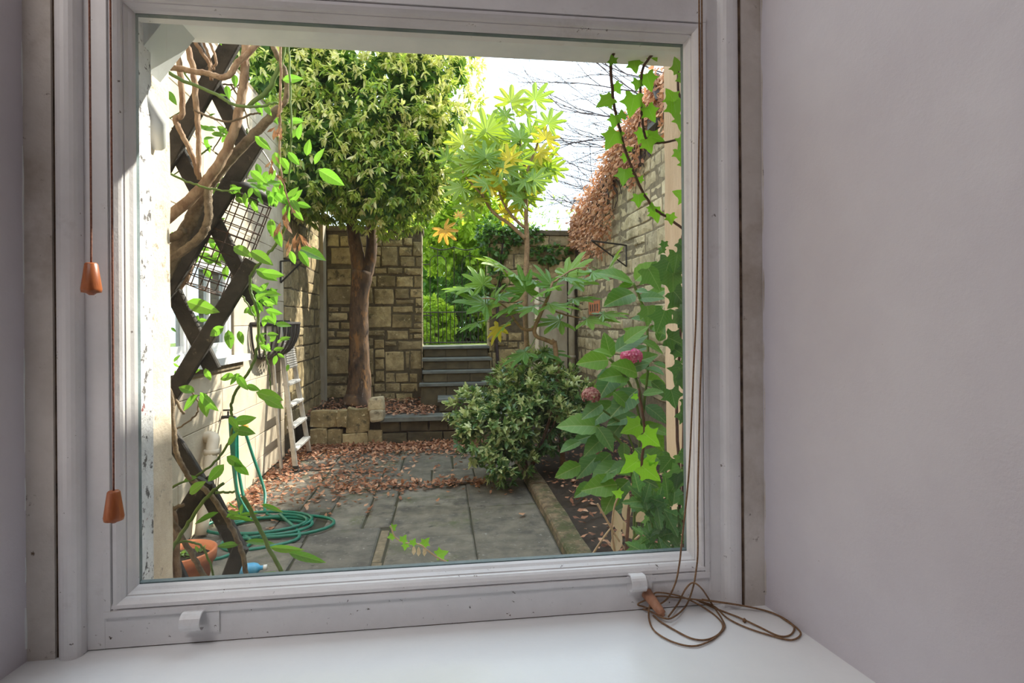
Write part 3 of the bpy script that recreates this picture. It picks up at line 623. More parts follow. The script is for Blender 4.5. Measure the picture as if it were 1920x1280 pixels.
# casement window in that wall
cw = thing('casement_window', 'white painted casement window with small panes in the sunlit left wall', 'window', (XL, 3.6, WZ0))
def lbox(name, y0, y1, z0, z1, x0, x1, m='winwhite', parent=cw): return MB().box((XL + x0, y0, z0), (XL + x1, y1, z1)).build(name, m, parent)
lbox('frame_jamb', WY0, WY0 + .06, WZ0, WZ1, -.1, -.02); lbox('frame_jamb', WY1 - .06, WY1, WZ0, WZ1, -.1, -.02); lbox('frame_head', WY0, WY1, WZ1 - .06, WZ1, -.1, -.021)
lbox('frame_mullion', 3.56, 3.63, WZ0, WZ1, -.1, -.019); lbox('frame_sill_rail', WY0, WY1, WZ0, WZ0 + .07, -.1, -.018)
for y0, y1 in ((WY0 + .06, 3.56), (3.63, WY1 - .06)):
    lbox('casement_stile', y0, y0 + .05, WZ0 + .07, WZ1 - .06, -.085, -.03); lbox('casement_stile', y1 - .05, y1, WZ0 + .07, WZ1 - .06, -.085, -.03)
    lbox('casement_rail', y0 + .05, y1 - .05, WZ0 + .07, WZ0 + .125, -.084, -.031); lbox('casement_rail', y0 + .05, y1 - .05, WZ1 - .11, WZ1 - .06, -.084, -.031)
    m_ = (y0 + y1) / 2; lbox('glazing_bar', m_ - .012, m_ + .012, WZ0 + .125, WZ1 - .11, -.08, -.036)
    for zq in (1.70,): lbox('glazing_bar', y0 + .05, y1 - .05, zq - .012, zq + .012, -.079, -.037)
    lbox('pane', y0 + .05, y1 - .05, WZ0 + .12, WZ1 - .1, -.06, -.056, 'glassfar')
lbox('sill', WY0 - .1, 4.70, WZ0 - .055, WZ0 + .005, -.1, .07)
lbox('sill_support', WY0 - .06, 4.62, WZ0 - .11, WZ0 - .055, -.1, .03, 'mortar')
struct(MB().box((XL - .9, WY0 - .3, WZ0 - .3), (XL - .95, WY1 + .5, WZ1 + .3)).build('wall_behind_casement', 'render'))

# ------------------------------------------------------------------ back wall with gateway
YB = 8.40
wb = shell('wall_garden_back', (0, YB, 0))
MB().box((-2.2, YB + .005, 0), (-.30, YB + .42, 3.10)).build('wall_core', 'darkmortar', wb)
MB().box((.82, YB + .005, 0), (2.6, YB + .42, 3.06)).build('wall_core', 'darkmortar', wb)
Z1 = [(240,80,370,200),(750,130,990,200),(1010,100,1110,190),(1120,150,1225,320),(130,220,370,420),(660,210,730,310),(740,210,935,440),(950,215,1100,315),(965,325,1135,445),(1150,330,1225,450),(650,320,720,450),(660,465,800,530),(815,460,990,535),(1010,465,1220,545),
 (85,475,375,670),(590,560,675,690),(690,555,905,690),(915,560,1115,690),(1130,560,1220,695),(90,685,425,900),(580,690,630,890),(655,715,885,900),(905,715,1065,830),(1080,715,1220,820),(910,840,1125,895),(1145,825,1220,920),
 (100,930,220,990),(250,930,425,990),(100,1000,330,1095),(350,1000,425,1095),(580,925,855,1175),(875,920,1115,995),(1140,940,1220,1010),(865,1020,1100,1180),(1130,1030,1220,1110),(95,1110,225,1195),(250,1115,425,1200),(1120,1125,1220,1180),
 (400,210,560,440),(395,475,560,670),(440,690,560,1180),(390,80,640,200),(660,60,740,200),(90,60,225,205)]
Z2 = [(95,130,175,205),(200,130,385,205),(580,120,775,190),(805,125,1055,235),(1075,170,1110,225),(1125,165,1220,220),(1070,105,1220,155),(105,230,355,310),(370,225,415,310),(650,230,770,340),(570,215,640,310),(780,250,915,310),(935,245,1215,355),
 (85,340,410,650),(565,340,640,660),(660,350,775,450),(785,375,1005,610),(1030,370,1075,580),(1085,365,1215,590),(660,465,770,590),(665,605,770,740),(70,670,320,765),(335,665,420,770),(550,680,650,790),
 (785,630,900,745),(905,635,1060,745),(1075,640,1170,745),(60,780,330,930),(510,800,640,960),(650,760,780,860),(785,755,960,860),(975,760,1170,860),(650,870,900,980),(915,875,1110,1000),(430,120,555,300),(430,320,550,600),(400,620,540,800),(350,810,500,980)]
for oy, Z in ((430, Z1), (600, Z2)):
    for x0, y0, x1, y1 in Z:
        p = at(600 + x0 / 6.4, oy + y1 / 6.4, YB); q = at(600 + x1 / 6.4, oy + y0 / 6.4, YB)
        stone(wb, (p.x + .004, p.z + .004), (q.x - .004, q.z - .004), 'x', YB, rnd.uniform(.0, .018), 'rubble', .006)
MB().box((-2.2, YB - .03, 3.08), (-.26, YB + .46, 3.16)).build('coping', 'darkmortar', wb)
MB().box((.79, YB - .03, 3.05), (2.6, YB + .46, 3.13)).build('coping', 'darkmortar', wb)
# gate-side faces of the two piers (left one's sunlit tone put in as paler stone)
for k in range(9):
    z = .85 + k * .25
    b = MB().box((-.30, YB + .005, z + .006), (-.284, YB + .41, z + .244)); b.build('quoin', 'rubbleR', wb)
    b = MB().box((.804, YB + .005, z + .006), (.82, YB + .41, z + .244)); b.build('quoin', 'rubble', wb)
for x0, y0, x1, y1 in [(945,130,1000,250),(1040,130,1160,180),(1170,130,1280,205),(1045,215,1300,430),(980,260,1038,500),(1055,445,1200,530),(1210,445,1350,540),(930,260,972,480),(1170,20,1330,120),(1010,10,1150,120),(940,0,1000,120),(1300,130,1370,430)]:
    p = at(770 + x0 / 6.4, 620 + y1 / 6.4, YB); q = at(770 + x1 / 6.4, 620 + y0 / 6.4, YB)
    stone(wb, (p.x + .004, p.z + .004), (q.x - .004, q.z - .004), 'x', YB, rnd.uniform(.0, .018), 'rubble', .006)
courses(wb, 'x', YB, .83, 1.44, 1.72, 3.05, (.16, .3), (.22, .5), 'rubble', .016)
courses(wb, 'x', YB, 1.46, 2.30, 2.32, 3.05, (.2, .3), (.3, .5), 'rubble', .016)
courses(wb, 'x', YB, .83, 1.44, .35, .80, (.2, .3), (.3, .5), 'rubble', .016)
MB().box((1.46, YB - .05, .2), (2.12, YB + .03, 2.30)).build('rendered_panel', 'render', wb)
pp = thing('drain_pipe', 'white painted drain pipe on the rendered panel of the back wall', 'pipe', (1.60, YB - .09, .2))
MB().tube([(1.60, YB - .09, .2), (1.60, YB - .09, 2.28)], .04, 12).build('pipe', 'pvc', pp, True)
for z in (.9, 1.9): MB().lathe([(.05, -.03), (.05, .03)], (1.60, YB - .09, z), 12).build('collar', 'pvc', pp, True)
pp = thing('corner_downpipe', 'grey downpipe in the corner between back wall and right wall', 'pipe', (2.19, YB - .08, .2))
MB().tube([(2.19, YB - .08, .2), (2.19, YB - .08, 2.45)], .055, 12).build('pipe', 'render', pp, True)
for z in (1.0, 2.0): MB().lathe([(.066, -.03), (.066, .03)], (2.19, YB - .08, z), 12).build('collar', 'render', pp, True)

# ------------------------------------------------------------------ right wall
XR = 2.30
wr = shell('wall_garden_right', (XR, 4, 0))
TOP = [(.24, 4.3), (2.6, 4.25), (4.4, 4.1), (6.0, 3.85), (7.2, 3.45), (8.9, 3.2)]
def topz(y): return float(np.interp(y, [t[0] for t in TOP], [t[1] for t in TOP]))
pr = [(.24, -.1)] + [(8.9, -.1)] + [(y, z) for y, z in TOP[::-1]]
MB().extrude(pr, (XR + .008, 0, 0), (XR + .35, 0, 0), (0, 1, 0), (0, 0, 1)).build('wall_core', 'mortar', wr)
courses(wr, 'R', XR + .012, 2.7, 8.36, .75, 4.1, (.13, .30), (.20, .50), 'rubbleR', .018, skip=lambda a, b, z0, z1: z1 > topz((a + b) / 2) - .02 or (a < 7.6 and b > 7.0 and z1 > 1.66 and z0 < 1.93))
courses(wr, 'R', XR + .012, 7.0, 7.6, 1.55, 1.69, (.13, .14), (.25, .35), 'rubbleR', .018)
vb = thing('air_brick', 'orange terracotta air brick set in the right stone wall', 'brick', (XR, 7.35, 1.7))
MB().box((XR - .005, 7.02, 1.70), (XR + .06, 7.60, 1.90)).build('body', 'terracotta', vb)
for k in range(4): MB().box((XR - .007, 7.08 + k * .13, 1.745), (XR - .004, 7.15 + k * .13, 1.855)).build('slot', 'gap', vb)
# neighbour's eave that shows at the top of the wall beside the stone jamb
nb = thing('stone_corbel', 'dark slate corbel high on the right wall beside the ivy', 'corbel', (XR, 4.65, 3.75))
MB().box((XR - .10, 4.55, 3.62), (XR + .05, 4.80, 3.80)).build('block', 'slate', nb)
MB().bar((XR - .06, 4.50, 3.84), (XR - .10, 4.62, 4.14), .12, .03).build('slate', 'slate', nb)

# ------------------------------------------------------------------ terrace, steps and beds at the far end
tr = shell('trim_terrace', (0, 6.7, 0))
MB().box((-1.87, 6.68, 0), (1.2, 8.42, .33)).build('terrace_fill', 'soil', tr)
MB().box((-.80, 6.58, .30), (1.2, 6.9, .352)).build('edge_slab', 'step', tr)
courses(tr, 'x', 6.66, -.80, 1.1, 0, .30, (.13, .17), (.25, .5), 'stepriser', .014)
for px0, py0, px1, py1 in ((580,770,635,802),(632,768,650,800),(650,766,692,812),(580,803,612,838),(613,803,640,838),(641,812,688,838),(688,806,716,838)):
    p = at(px0, py1, 6.60); q = at(px1, py0, 6.60); stone(tr, (p.x, max(p.z, -.02)), (q.x, q.z), 'x', 6.62, rnd.uniform(.0, .05), 'rubble', .015, 'stone', .14)
for k, (px, py, w) in enumerate(((709, 778, .19), (706, 757, .21))):
    p = at(px, py, 6.62 + .05 * k); b = MB(); j = lambda: rnd.uniform(-.02, .02)
    vs = [(p.x + sx * w / 2 + j(), p.y + sy * w / 2 + j(), p.z + sz * w * .42 + j()) for sx, sy, sz in ((-1,-1,-1),(1,-1,-1),(1,1,-1),(-1,1,-1),(-1,-1,1),(1,-1,1),(1,1,1),(-1,1,1))]
    o = b.add(vs, [(0,3,2,1),(4,5,6,7),(0,1,5,4),(1,2,6,5),(2,3,7,6),(3,0,4,7)]).build('loose_stone', 'rubbleR')
    tag(o, ('upper of two loose pale stones stacked at the corner of the raised bed', 'lower of two loose pale stones stacked at the corner of the raised bed')[1 - k], 'stone', 'loose stones')
    bv = o.modifiers.new('bevel', 'BEVEL'); bv.width = .03; bv.segments = 2
st = thing('garden_steps', 'mossy stone steps with slate treads rising to the iron gate', 'steps', (.2, 7.4, .35))
def step(x0, x1, y0, y1, z, zb):
    MB().box((x0 + .02, y0 + .06, .3), (x1 - .02, 8.36 if (x1 > .81 or x0 < -.29) else 8.9, z - .036)).build('step_core', 'darkmortar', st)
    MB().box((x0, y0, z - .035), (x1, y1 + .05, z)).build('tread', 'step', st)
    n = max(2, int((x1 - x0) / .3)); 
    for k in range(n):
        a0 = x0 + .03 + (x1 - x0 - .06) * k / n; a1 = x0 + .03 + (x1 - x0 - .06) * (k + 1) / n
        stone(st, (a0 + .004, zb), (a1 - .004, z - .037), 'x', y0 + .035, rnd.uniform(0, .006), 'stepriser', .003, 'riser_stone', .3)
step(-.04, .85, 6.97, 7.42, .525, .35); step(-.31, .85, 7.42, 7.62, .695, .35); step(-.27, .82, 7.60, 7.86, .865, .70)
step(-.28, .80, 7.84, 8.24, 1.035, .87); step(-.28, .80, 8.24, 8.9, 1.205, 1.04)
struct(MB().box((-6, 8.85, .6), (8, 30, 1.17)).build('ground_beyond', 'lawn'))
# iron gate
gt = thing('iron_gate', 'tall black iron gate with arched bars between the stone piers', 'gate', (.26, 8.62, 1.2))
YG = 8.62
def gx(px): return at(px, 600, YG).x
def gz(py): return at(850, py, YG).z
def gbar(name, p, q, r=.007): return MB().tube([p, q], r, 6).build(name, 'iron', gt)
x0, x1 = gx(794), gx(911)
for py in (585,): gbar('rail', (x0, YG, gz(py)), (x1, YG, gz(py)), .009)
gbar('rail', (x0, YG, 1.26), (x1, YG, 1.26), .009); gbar('rail', (x0, YG, gz(496)), (gx(806), YG, gz(496)), .008)
for px in np.linspace(793, 911, 17): gbar('short_bar', (gx(px), YG, 1.24), (gx(px), YG, gz(585)), .006)
for i, px in enumerate((793, 807, 821.5, 837, 852, 867, 882, 897, 911)):
    ztop = gz({793: 460, 807: 490, 821.5: 466, 837: 490, 852: 462, 867: 492, 882: 470, 897: 490, 911: 460}[px]); gbar('long_bar', (gx(px), YG, 1.24), (gx(px), YG, ztop), .007)
for ca in (822, 882):
    c = gx(ca); r = gx(ca + 15) - c
    MB().tube([(c + r * math.cos(a), YG, gz(491) + r * .8 * math.sin(a)) for a in np.linspace(0, math.pi, 13)], .007, 6).build('arch', 'iron', gt)
MB().tube([(gx(806) + (gx(898) - gx(806)) * k / 10, YG, gz(463) - .05 * math.sin(math.pi * (k / 5 % 1))) for k in range(11)], .009, 6).build('scroll', 'iron', gt)
gbar('latch', (x0, YG - .02, gz(591)), (gx(811), YG - .02, gz(591)), .010)

# ================================================================== THINGS IN THE YARD
# ---- stepladder folded against the left wall
la = thing('stepladder', 'folded aluminium stepladder leaning on the left wall', 'ladder', (-1.62, 5.8, 0))
fa, fb = Vector((-1.57, 5.42, .004)), Vector((-1.58, 6.14, .004)); ta, tb = Vector((-1.79, 5.66, 1.60)), Vector((-1.79, 5.98, 1.60))
XA = Vector((1, 0, .12))
MB().bar(fa, ta, .045, .05, XA).build('rail', 'alu', la); MB().bar(fb, tb, .045, .05, XA).build('rail', 'alu', la)
ra, rb = Vector((-1.70, 5.36, .004)), Vector((-1.72, 5.98, .004)); MB().bar(ra, Vector((-1.83, 5.52, 1.30)), .035, .03, XA).build('rear_leg', 'alu', la); MB().bar(rb, Vector((-1.83, 5.90, 1.30)), .035, .03, XA).build('rear_leg', 'alu', la)
for t in (.135, .285, .43, .575):
    p, q = fa.lerp(ta, t), fb.lerp(tb, t); b = MB(); b.bar(p, q, .085, .03, Vector((0, 0, 1)))
    for k in range(4): b.bar(p + Vector((-.03 + .02 * k, 0, .017)), q + Vector((-.03 + .02 * k, 0, .017)), .007, .006, Vector((0, 0, 1)))
    b.build('tread', 'tread', la)
p, q = fa.lerp(ta, .68), fb.lerp(tb, .68); p2, q2 = fa.lerp(ta, .88), fb.lerp(tb, .88); off = Vector((.035, 0, 0))
pl = MB().add([p + off, q + off, q2 + off, p2 + off, p + off * .4, q + off * .4, q2 + off * .4, p2 + off * .4], [(0,1,2,3),(7,6,5,4),(0,4,5,1),(1,5,6,2),(2,6,7,3),(3,7,4,0)]).build('platform', 'tread', la)
for k in range(12):
    t = (k + .5) / 12; MB().bar(p.lerp(p2, t) + off * 1.15, q.lerp(q2, t) + off * 1.15, .010, .006, Vector((1, 0, 0))).build('rib', 'alu', pl)
for p in (ta, tb): MB().box(p + Vector((-.03, -.03, -.02)), p + Vector((.03, .03, .035))).build('end_cap', 'iron', la)
MB().bar(ta, tb, .03, .03, XA).build('top_bar', 'alu', la)
for p in (fa, fb): MB().box(p + Vector((-.028, -.028, -.004)), p + Vector((.028, .028, .05))).build('rubber_foot', 'iron', la)

# ---- half-basket planter on the left wall
hy = (4.78 + 6.05) / 2; hr = .44; hz = 1.60
hb = thing('wall_basket', 'black half-round iron basket planter fixed to the left wall', 'planter', (XL, 5.35, 1.4))
hy, hr = 5.35, .47
rim = [Vector((XL + .02 + .33 * math.sin(a), hy - hr * math.cos(a), hz)) for a in np.linspace(0, math.pi, 19)]
MB().tube(rim, .016, 6).build('rim', 'iron', hb); MB().tube([rim[0], rim[-1]], .016, 6).build('back_bar', 'iron', hb)
for a in np.linspace(0, math.pi, 17):
    P = []
    for u in np.linspace(0, 1, 7):
        s = math.cos(u * math.pi / 2); P.append(Vector((XL + .02 + .33 * math.sin(a) * s ** .7, hy - hr * math.cos(a) * (.35 + .65 * s ** .7), hz - .36 * math.sin(u * math.pi / 2))))
    b = MB(); b.tube(P, .012, 5); b.build('slat', 'iron', hb)
MB().tube([rim[0] + Vector((0, hr * .65, -.36)), rim[-1] + Vector((0, -hr * .65, -.36))], .016, 6).build('bottom_bar', 'iron', hb)
sc = thing('scroll_bracket', 'dark iron scrollwork on the left wall above the half basket', 'ironwork', (XL + .03, 5.2, 1.85))
for k, cy in enumerate((4.98, 5.2, 5.42)):
    MB().tube([Vector((XL + .035, cy + (.02 + .012 * t) * math.cos(t * 1.1), 1.86 + (.02 + .012 * t) * math.sin(t * 1.1))) for t in np.linspace(0, 9, 26)], .011, 5).build('scroll', 'iron', sc)
MB().bar((XL + .03, 4.8, 1.74), (XL + .03, 5.6, 1.74), .02, .02).build('bar', 'iron', sc)
def bracket(label, pts, X):
    g = thing('wall_bracket', label, 'bracket', pts[0])
    for i, (p, q) in enumerate(((0, 1), (1, 2), (0, 2))): MB().tube([pts[p], pts[q]], .010, 6).build(('arm', 'upright', 'brace')[i], 'iron', g)
bracket('thin iron hanging bracket on the left wall above the basket', [Vector((XL + .34, 5.72, 2.33)), Vector((XL + .02, 5.95, 2.33)), Vector((XL + .02, 5.95, 2.08))], XL)
bracket('triangular black iron bracket on the right stone wall', [Vector((XR - .55, 5.40, 2.53)), Vector((XR - .02, 5.75, 2.53)), Vector((XR - .02, 5.75, 2.27))], XR)

# ---- tap, pipe, hose
wp = thing('waste_pipe', 'cream waste pipe bending out of the left wall', 'pipe', (XL + .06, 3.62, 0))
MB().tube(smooth_path([(XL + .01, 3.80, .70), (XL + .08, 3.76, .70), (XL + .09, 3.72, .64), (XL + .09, 3.64, .45), (XL + .08, 3.52, .02)], 6), .045, 12).build('pipe', 'pvc', wp, True)
MB().lathe([(.055, -.02), (.055, .02)], (XL + .09, 3.70, .60), 14).build('collar', 'pvc', wp, True)
tp = thing('garden_tap', 'garden tap on the left wall with an orange hose fitting', 'tap', (XL, 4.14, .8))
MB().tube(smooth_path([(XL, 4.14, .80), (XL + .10, 4.14, .80), (XL + .13, 4.14, .77), (XL + .13, 4.14, .73)], 5), .014, 8).build('spout', 'iron', tp, True)
MB().tube([(XL + .06, 4.14, .80), (XL + .06, 4.14, .85)], .008, 6).build('stem', 'iron', tp); MB().bar((XL + .02, 4.14, .86), (XL + .10, 4.14, .86), .014, .01).build('handle', 'iron', tp)
MB().lathe([(.022, 0), (.028, .01), (.028, .05), (.02, .06)], (XL + .17, 4.22, .66), 14).build('hose_fitting', 'orange', tp, True)
HZ = .014
coil = []
C = atz(500, 988, HZ)
for t in np.linspace(0, 4.2 * 2 * math.pi, 110):
    k = t / (2 * math.pi); r = .30 + .04 * math.sin(k * 2.1) + .06 * (k % 1.7)
    coil.append(Vector((C.x + r * 1.05 * math.cos(t) + .10 * math.sin(k * 1.3), C.y + r * .62 * math.sin(t) + .04 * math.cos(k * 2), HZ + .008 * k)))
ho = thing('garden_hose', 'green garden hose hung from the tap and coiled on the paving', 'hose', (C.x, C.y, 0))
MB().tube(smooth_path([Vector((XL + .13, 4.14, .74)), Vector((XL + .15, 4.10, .4)), Vector((XL + .22, 4.02, .14)), Vector((XL + .30, 3.90, HZ))], 8) , .013, 8).build('hose_drop', 'hose', ho, True)
MB().tube(coil, .013, 8).build('hose_coil', 'hose', ho, True)
MB().tube(smooth_path([Vector((XL + .17, 4.22, .66)), Vector((XL + .24, 4.2, .45)), Vector((XL + .36, 4.12, .16)), Vector((XL + .45, 3.9, HZ + .01)), coil[0]], 8), .013, 8).build('hose_drop', 'hose', ho, True)
P = [coil[-1], atz(560, 1008, HZ), atz(450, 1032, HZ), atz(415, 1022, HZ), atz(445, 1000, HZ + .02), atz(470, 1018, HZ + .01), atz(420, 1044, HZ), atz(384, 1050, HZ), atz(350, 1058, HZ)]
MB().tube(smooth_path(P, 8), .013, 8).build('hose_end', 'hose', ho, True)
bdl = MB()
for k in range(4): bdl.tube(smooth_path([(XL + .10 + .012 * k, 4.06 + .012 * k, .80), (XL + .12 + .012 * k, 4.05 - .01 * k, .5), (XL + .16 + .014 * k, 4.02 - .03 * k, .22), (XL + .24 + .02 * k, 3.9, .03)], 6), .012, 7)
bdl.build('hose_bundle', 'hose', ho, True)
# ---- terracotta pot and blue bottle
pc = Vector((-1.50, 2.52, 0))
po = thing('terracotta_pot', 'terracotta flower pot with weeds on the paving below the trellis', 'pot', pc)
MB().lathe([(.11, 0), (.12, .01), (.165, .22), (.18, .222), (.185, .28), (.172, .285), (.16, .24), (.15, .23), (.05, .225)], pc, 28).build('pot', 'terracotta', po, True)
MB().lathe([(.155, .20), (.155, .235), (.05, .245)], pc, 20).build('soil', 'soil', po, True)
for k in range(40): leaf(po, pc + Vector((rnd.uniform(-.1, .1), rnd.uniform(-.1, .1), .245)), (rnd.uniform(-1, 1), rnd.uniform(-1, 1), rnd.uniform(.1, .9)), (0, 0, 1), rnd.uniform(.03, .06), 'tiny', 'bushgreen')
bp_ = atz(456, 1068, .04); bo = thing('plastic_bottle', 'small blue plastic bottle lying on the paving behind the trellis foot', 'bottle', bp_ - Vector((0, 0, .04)))
MB().lathe([(.01, -.10), (.036, -.095), (.038, -.08), (.038, .06), (.03, .085), (.014, .10), (.014, .12)], bp_, 16, Vector((1, .15, 0))).build('body', 'blue', bo, True)
MB().lathe([(.017, .118), (.017, .14)], bp_, 12, Vector((1, .15, 0))).build('cap', 'winwhite', bo, True)

# ---- trellis
YT = .56
te = thing('trellis', 'black weathered wooden lattice trellis beside the window', 'trellis', (-.62, YT, .0))
def slat(a, b_, lay, w=.050):
    p = at(a[0], a[1], YT + .018 * lay); q = at(b_[0], b_[1], YT + .018 * lay); MB().bar(p, q, w * .86, .018).build('slat', 'trellis', te)
slat((462, 30), (296, 330), 0, .052); slat((318, 254), (480, 568), 1, .046); slat((474, 490), (286, 800), 0, .046); slat((300, 498), (400, 694), 1, .046); slat((482, 264), (290, 580), 0, .050)
slat((340, 36), (462, 282), 1, .046); slat((296, 776), (380, 914), 1, .044); slat((384, 900), (300, 1036), 0, .044); slat((378, 898), (452, 1040), 1, .048); slat((452, 1024), (400, 1160), 0, .044)
slat((302, 1010), (372, 1160), 1, .044)
for x in (-.80,): MB().bar((x, YT + .04, 0), (x, YT + .04, 2.6), .045, .03).build('post', 'trellis', te)

# ---- climbing vine
vi = thing('climbing_vine', 'old woody climbing vine with bright green leaflets scrambling over the trellis', 'vine', (-.75, .66, 0))
def vs_(pts, r, m, Y=.50, dy=0, name='branch', wob=.0015, n=8):
    k = len(pts); P = [at(x, y, Y + dy * i / max(1, k - 1)) for i, (x, y) in enumerate(pts)]
    sc_ = (Y + 1) / FPX; rr = [v * sc_ / 2 for v in (r if isinstance(r, (list, tuple)) else [r, r])]
    return stem(name, P, rr, m, vi, 8, n, wob)
vs_([(461, 40), (460, 100), (457, 150), (448, 210), (428, 275), (395, 330), (355, 375), (295, 425)], [14, 15, 18, 20], 'vinewood', .46)
vs_([(524, 202), (470, 258), (415, 318), (385, 360), (352, 425), (320, 490), (285, 560)], [15, 17, 20, 24, 26], 'vinegrey', .50)
vs_([(390, 350), (390, 410), (378, 440), (345, 470), (310, 492), (285, 515)], [14, 15, 16], 'vinegrey', .45)
vs_([(345, 432), (320, 446), (290, 452)], [14, 16], 'vinegrey', .47)
vs_([(318, 30), (328, 80), (338, 140), (342, 212), (329, 222), (340, 250), (358, 285), (372, 330)], [10, 10, 9, 8], 'vinewood', .48)
vs_([(338, 30), (350, 80), (362, 130), (367, 190), (372, 260), (373, 335)], [10, 10, 8], 'vinewood', .47)
vs_([(296, 122), (330, 128), (380, 136), (424, 144), (446, 118), (480, 85), (500, 50)], [10, 10, 11, 9], 'vinewood', .44)
vs_([(290, 118), (330, 145), (400, 175), (440, 196), (480, 200), (520, 192)], [7, 6, 4], 'greenstem', .42)
vs_([(540, 50), (528, 110), (505, 165), (464, 200)], [8, 9, 8], 'greenstem', .47)
vs_([(496, 50), (520, 105), (536, 140), (536, 185), (522, 206)], [9, 10, 9], 'vinegrey', .5)
vs_([(541, 40), (543, 150), (546, 260), (541, 350)], [4, 4, 3], 'greenstem', .45)
vs_([(527, 50), (526, 180), (524, 260), (528, 330), (548, 400)], [5, 4, 3], 'vinewood', .46)
vs_([(300, 318), (350, 340), (400, 355), (440, 358)], [4, 4, 3], 'greenstem', .43)
vs_([(362, 206), (400, 222), (430, 228), (470, 215), (490, 212)], [4, 4, 3], 'vinegrey', .45)
vs_([(362, 70), (380, 100), (392, 120), (396, 150)], [7, 6], 'vinewood', .5); vs_([(372, 60), (388, 95), (397, 125)], [5, 4], 'vinewood', .52); vs_([(385, 60), (405, 110), (400, 130)], [5, 4], 'vinewood', .5)
vs_([(362, 430), (360, 490), (345, 530), (318, 560), (290, 600)], [8, 9], 'vinewood', .58)
# long green shoot curling down
vs_([(545, 362), (532, 430), (520, 455), (490, 490), (471, 515), (470, 545), (482, 580), (484, 620), (482, 655), (470, 690), (442, 735), (433, 765), (437, 800), (420, 845), (380, 885), (320, 915)], [5, 5, 5, 4], 'greenstem', .52)
vs_([(455, 555), (470, 580), (480, 600)], [3, 2], 'greenstem', .5); vs_([(496, 655), (504, 690), (508, 735)], [3, 2], 'greenstem', .55)
# lower stems
vs_([(296, 690), (318, 735), (325, 800), (332, 850), (352, 890), (378, 912), (408, 945), (432, 985), (452, 1030), (462, 1080), (464, 1130)], [8, 9, 9, 8], 'vinegrey', .5)
vs_([(290, 925), (322, 975), (360, 1040), (392, 1095), (420, 1150)], [9, 9, 8], 'vinegrey', .48)
vs_([(303, 945), (322, 960), (330, 1040), (334, 1110)], [13, 14, 14], 'vinewood', .52); vs_([(310, 1000), (312, 1060), (318, 1130)], [18, 20], 'vinewood', .50)
vs_([(418, 905), (385, 935), (350, 985), (322, 1030)], [6, 7], 'greenstem', .44); vs_([(455, 930), (480, 975), (505, 1030), (535, 1085), (560, 1130)], [7, 7], 'greenstem', .42)
vs_([(322, 1022), (350, 1014), (378, 1025), (395, 1060), (405, 1100)], [4, 4], 'greenstem', .44); vs_([(405, 923), (440, 922)], [5, 4], 'greenstem', .43); vs_([(308, 890), (312, 930), (322, 955)], [8, 9], 'greenstem', .5)
vs_([(322, 955), (345, 945)], [8, 6], 'vinegrey', .5); vs_([(300, 700), (335, 760), (345, 775)], [5, 5], 'vinegrey', .55); vs_([(330, 805), (365, 780), (372, 755), (360, 735)], [3, 3], 'vinegrey', .55)
for k in range(16):
    x_, y_ = rnd.uniform(330, 470), rnd.uniform(60, 300); a_ = rnd.uniform(0, 3.1); l_ = rnd.uniform(40, 90); vs_([(x_, y_), (x_ + l_ * .5 * math.cos(a_) + 6, y_ + l_ * .5 * math.sin(a_)), (x_ + l_ * math.cos(a_), y_ + l_ * math.sin(a_) + 8)], [3.5, 2], 'vinegrey' if k % 3 else 'greenstem', .58 + .02 * (k % 5), name='twig', n=5)
def vl(px, py, size, ang, key='vine', Y=.48, shape='point', tilt=None):
    """leaf with base at the pixel, pointing ang degrees in the window plane, size in pixels"""
    a = math.radians(ang); d = Rt * math.cos(a) + Up * math.sin(a) + Fw * rnd.uniform(-.35, .35); nn = -Fw + Up * rnd.uniform(-.3, .9) + Rt * rnd.uniform(-.5, .5)
    Y = Y + rnd.uniform(-.05, .05); leaf(vi, at(px, py, Y), d, nn, size * (Y + 1) / FPX * (.8 if key == 'dry' else 1), shape, key, wid=.5 if (py > 935 and shape == 'point') or key == 'dry' else 1)
for px, py, s, a in [(545, 260, 26, 60), (560, 262, 30, 80), (575, 292, 30, 75), (590, 308, 34, 60), (597, 318, 52, -32), (515, 285, 34, -70), (528, 295, 30, -60), (540, 285, 30, -50), (540, 230, 28, 20), (545, 225, 24, -10), (530, 150, 36, 5),
                     (502, 205, 30, -55), (478, 255, 34, -45), (470, 320, 34, -40), (480, 190, 26, -70), (495, 195, 24, -60), (425, 160, 24, -80), (440, 140, 24, -80), (405, 66, 20, -60), (398, 60, 22, -40), (315, 170, 26, -65),
                     (508, 410, 36, -80), (516, 430, 34, -70), (560, 465, 56, -18), (560, 470, 34, -60), (545, 470, 26, -80), (470, 470, 46, -30), (480, 505, 42, -25), (490, 510, 38, -10), (438, 462, 42, -25), (428, 618, 36, -85), (448, 620, 26, -70), (420, 612, 36, 210), (350, 565, 56, -20),
                     (440, 705, 34, 185), (445, 702, 34, -55), (450, 700, 30, 220), (462, 722, 26, -20), (480, 735, 48, -18), (495, 745, 40, -25), (430, 780, 28, -60), (440, 790, 40, 10), (436, 800, 34, -30), (440, 805, 40, -5), (428, 835, 30, 60), (420, 870, 40, 230), (425, 855, 36, -30), (440, 865, 38, -60),
                     (375, 735, 46, -50), (380, 740, 40, -70), (372, 740, 40, 220), (365, 735, 36, 160), (385, 690, 26, -80), (355, 925, 40, 40), (345, 900, 26, 20), (490, 945, 40, -20), (460, 1015, 50, -5), (450, 1020, 50, 185), (505, 1025, 60, -12), (450, 1088, 60, 10), (410, 960, 50, 200), (420, 965, 46, -10), (540, 1035, 70, -20)]:
    vl(px, py, s, a)
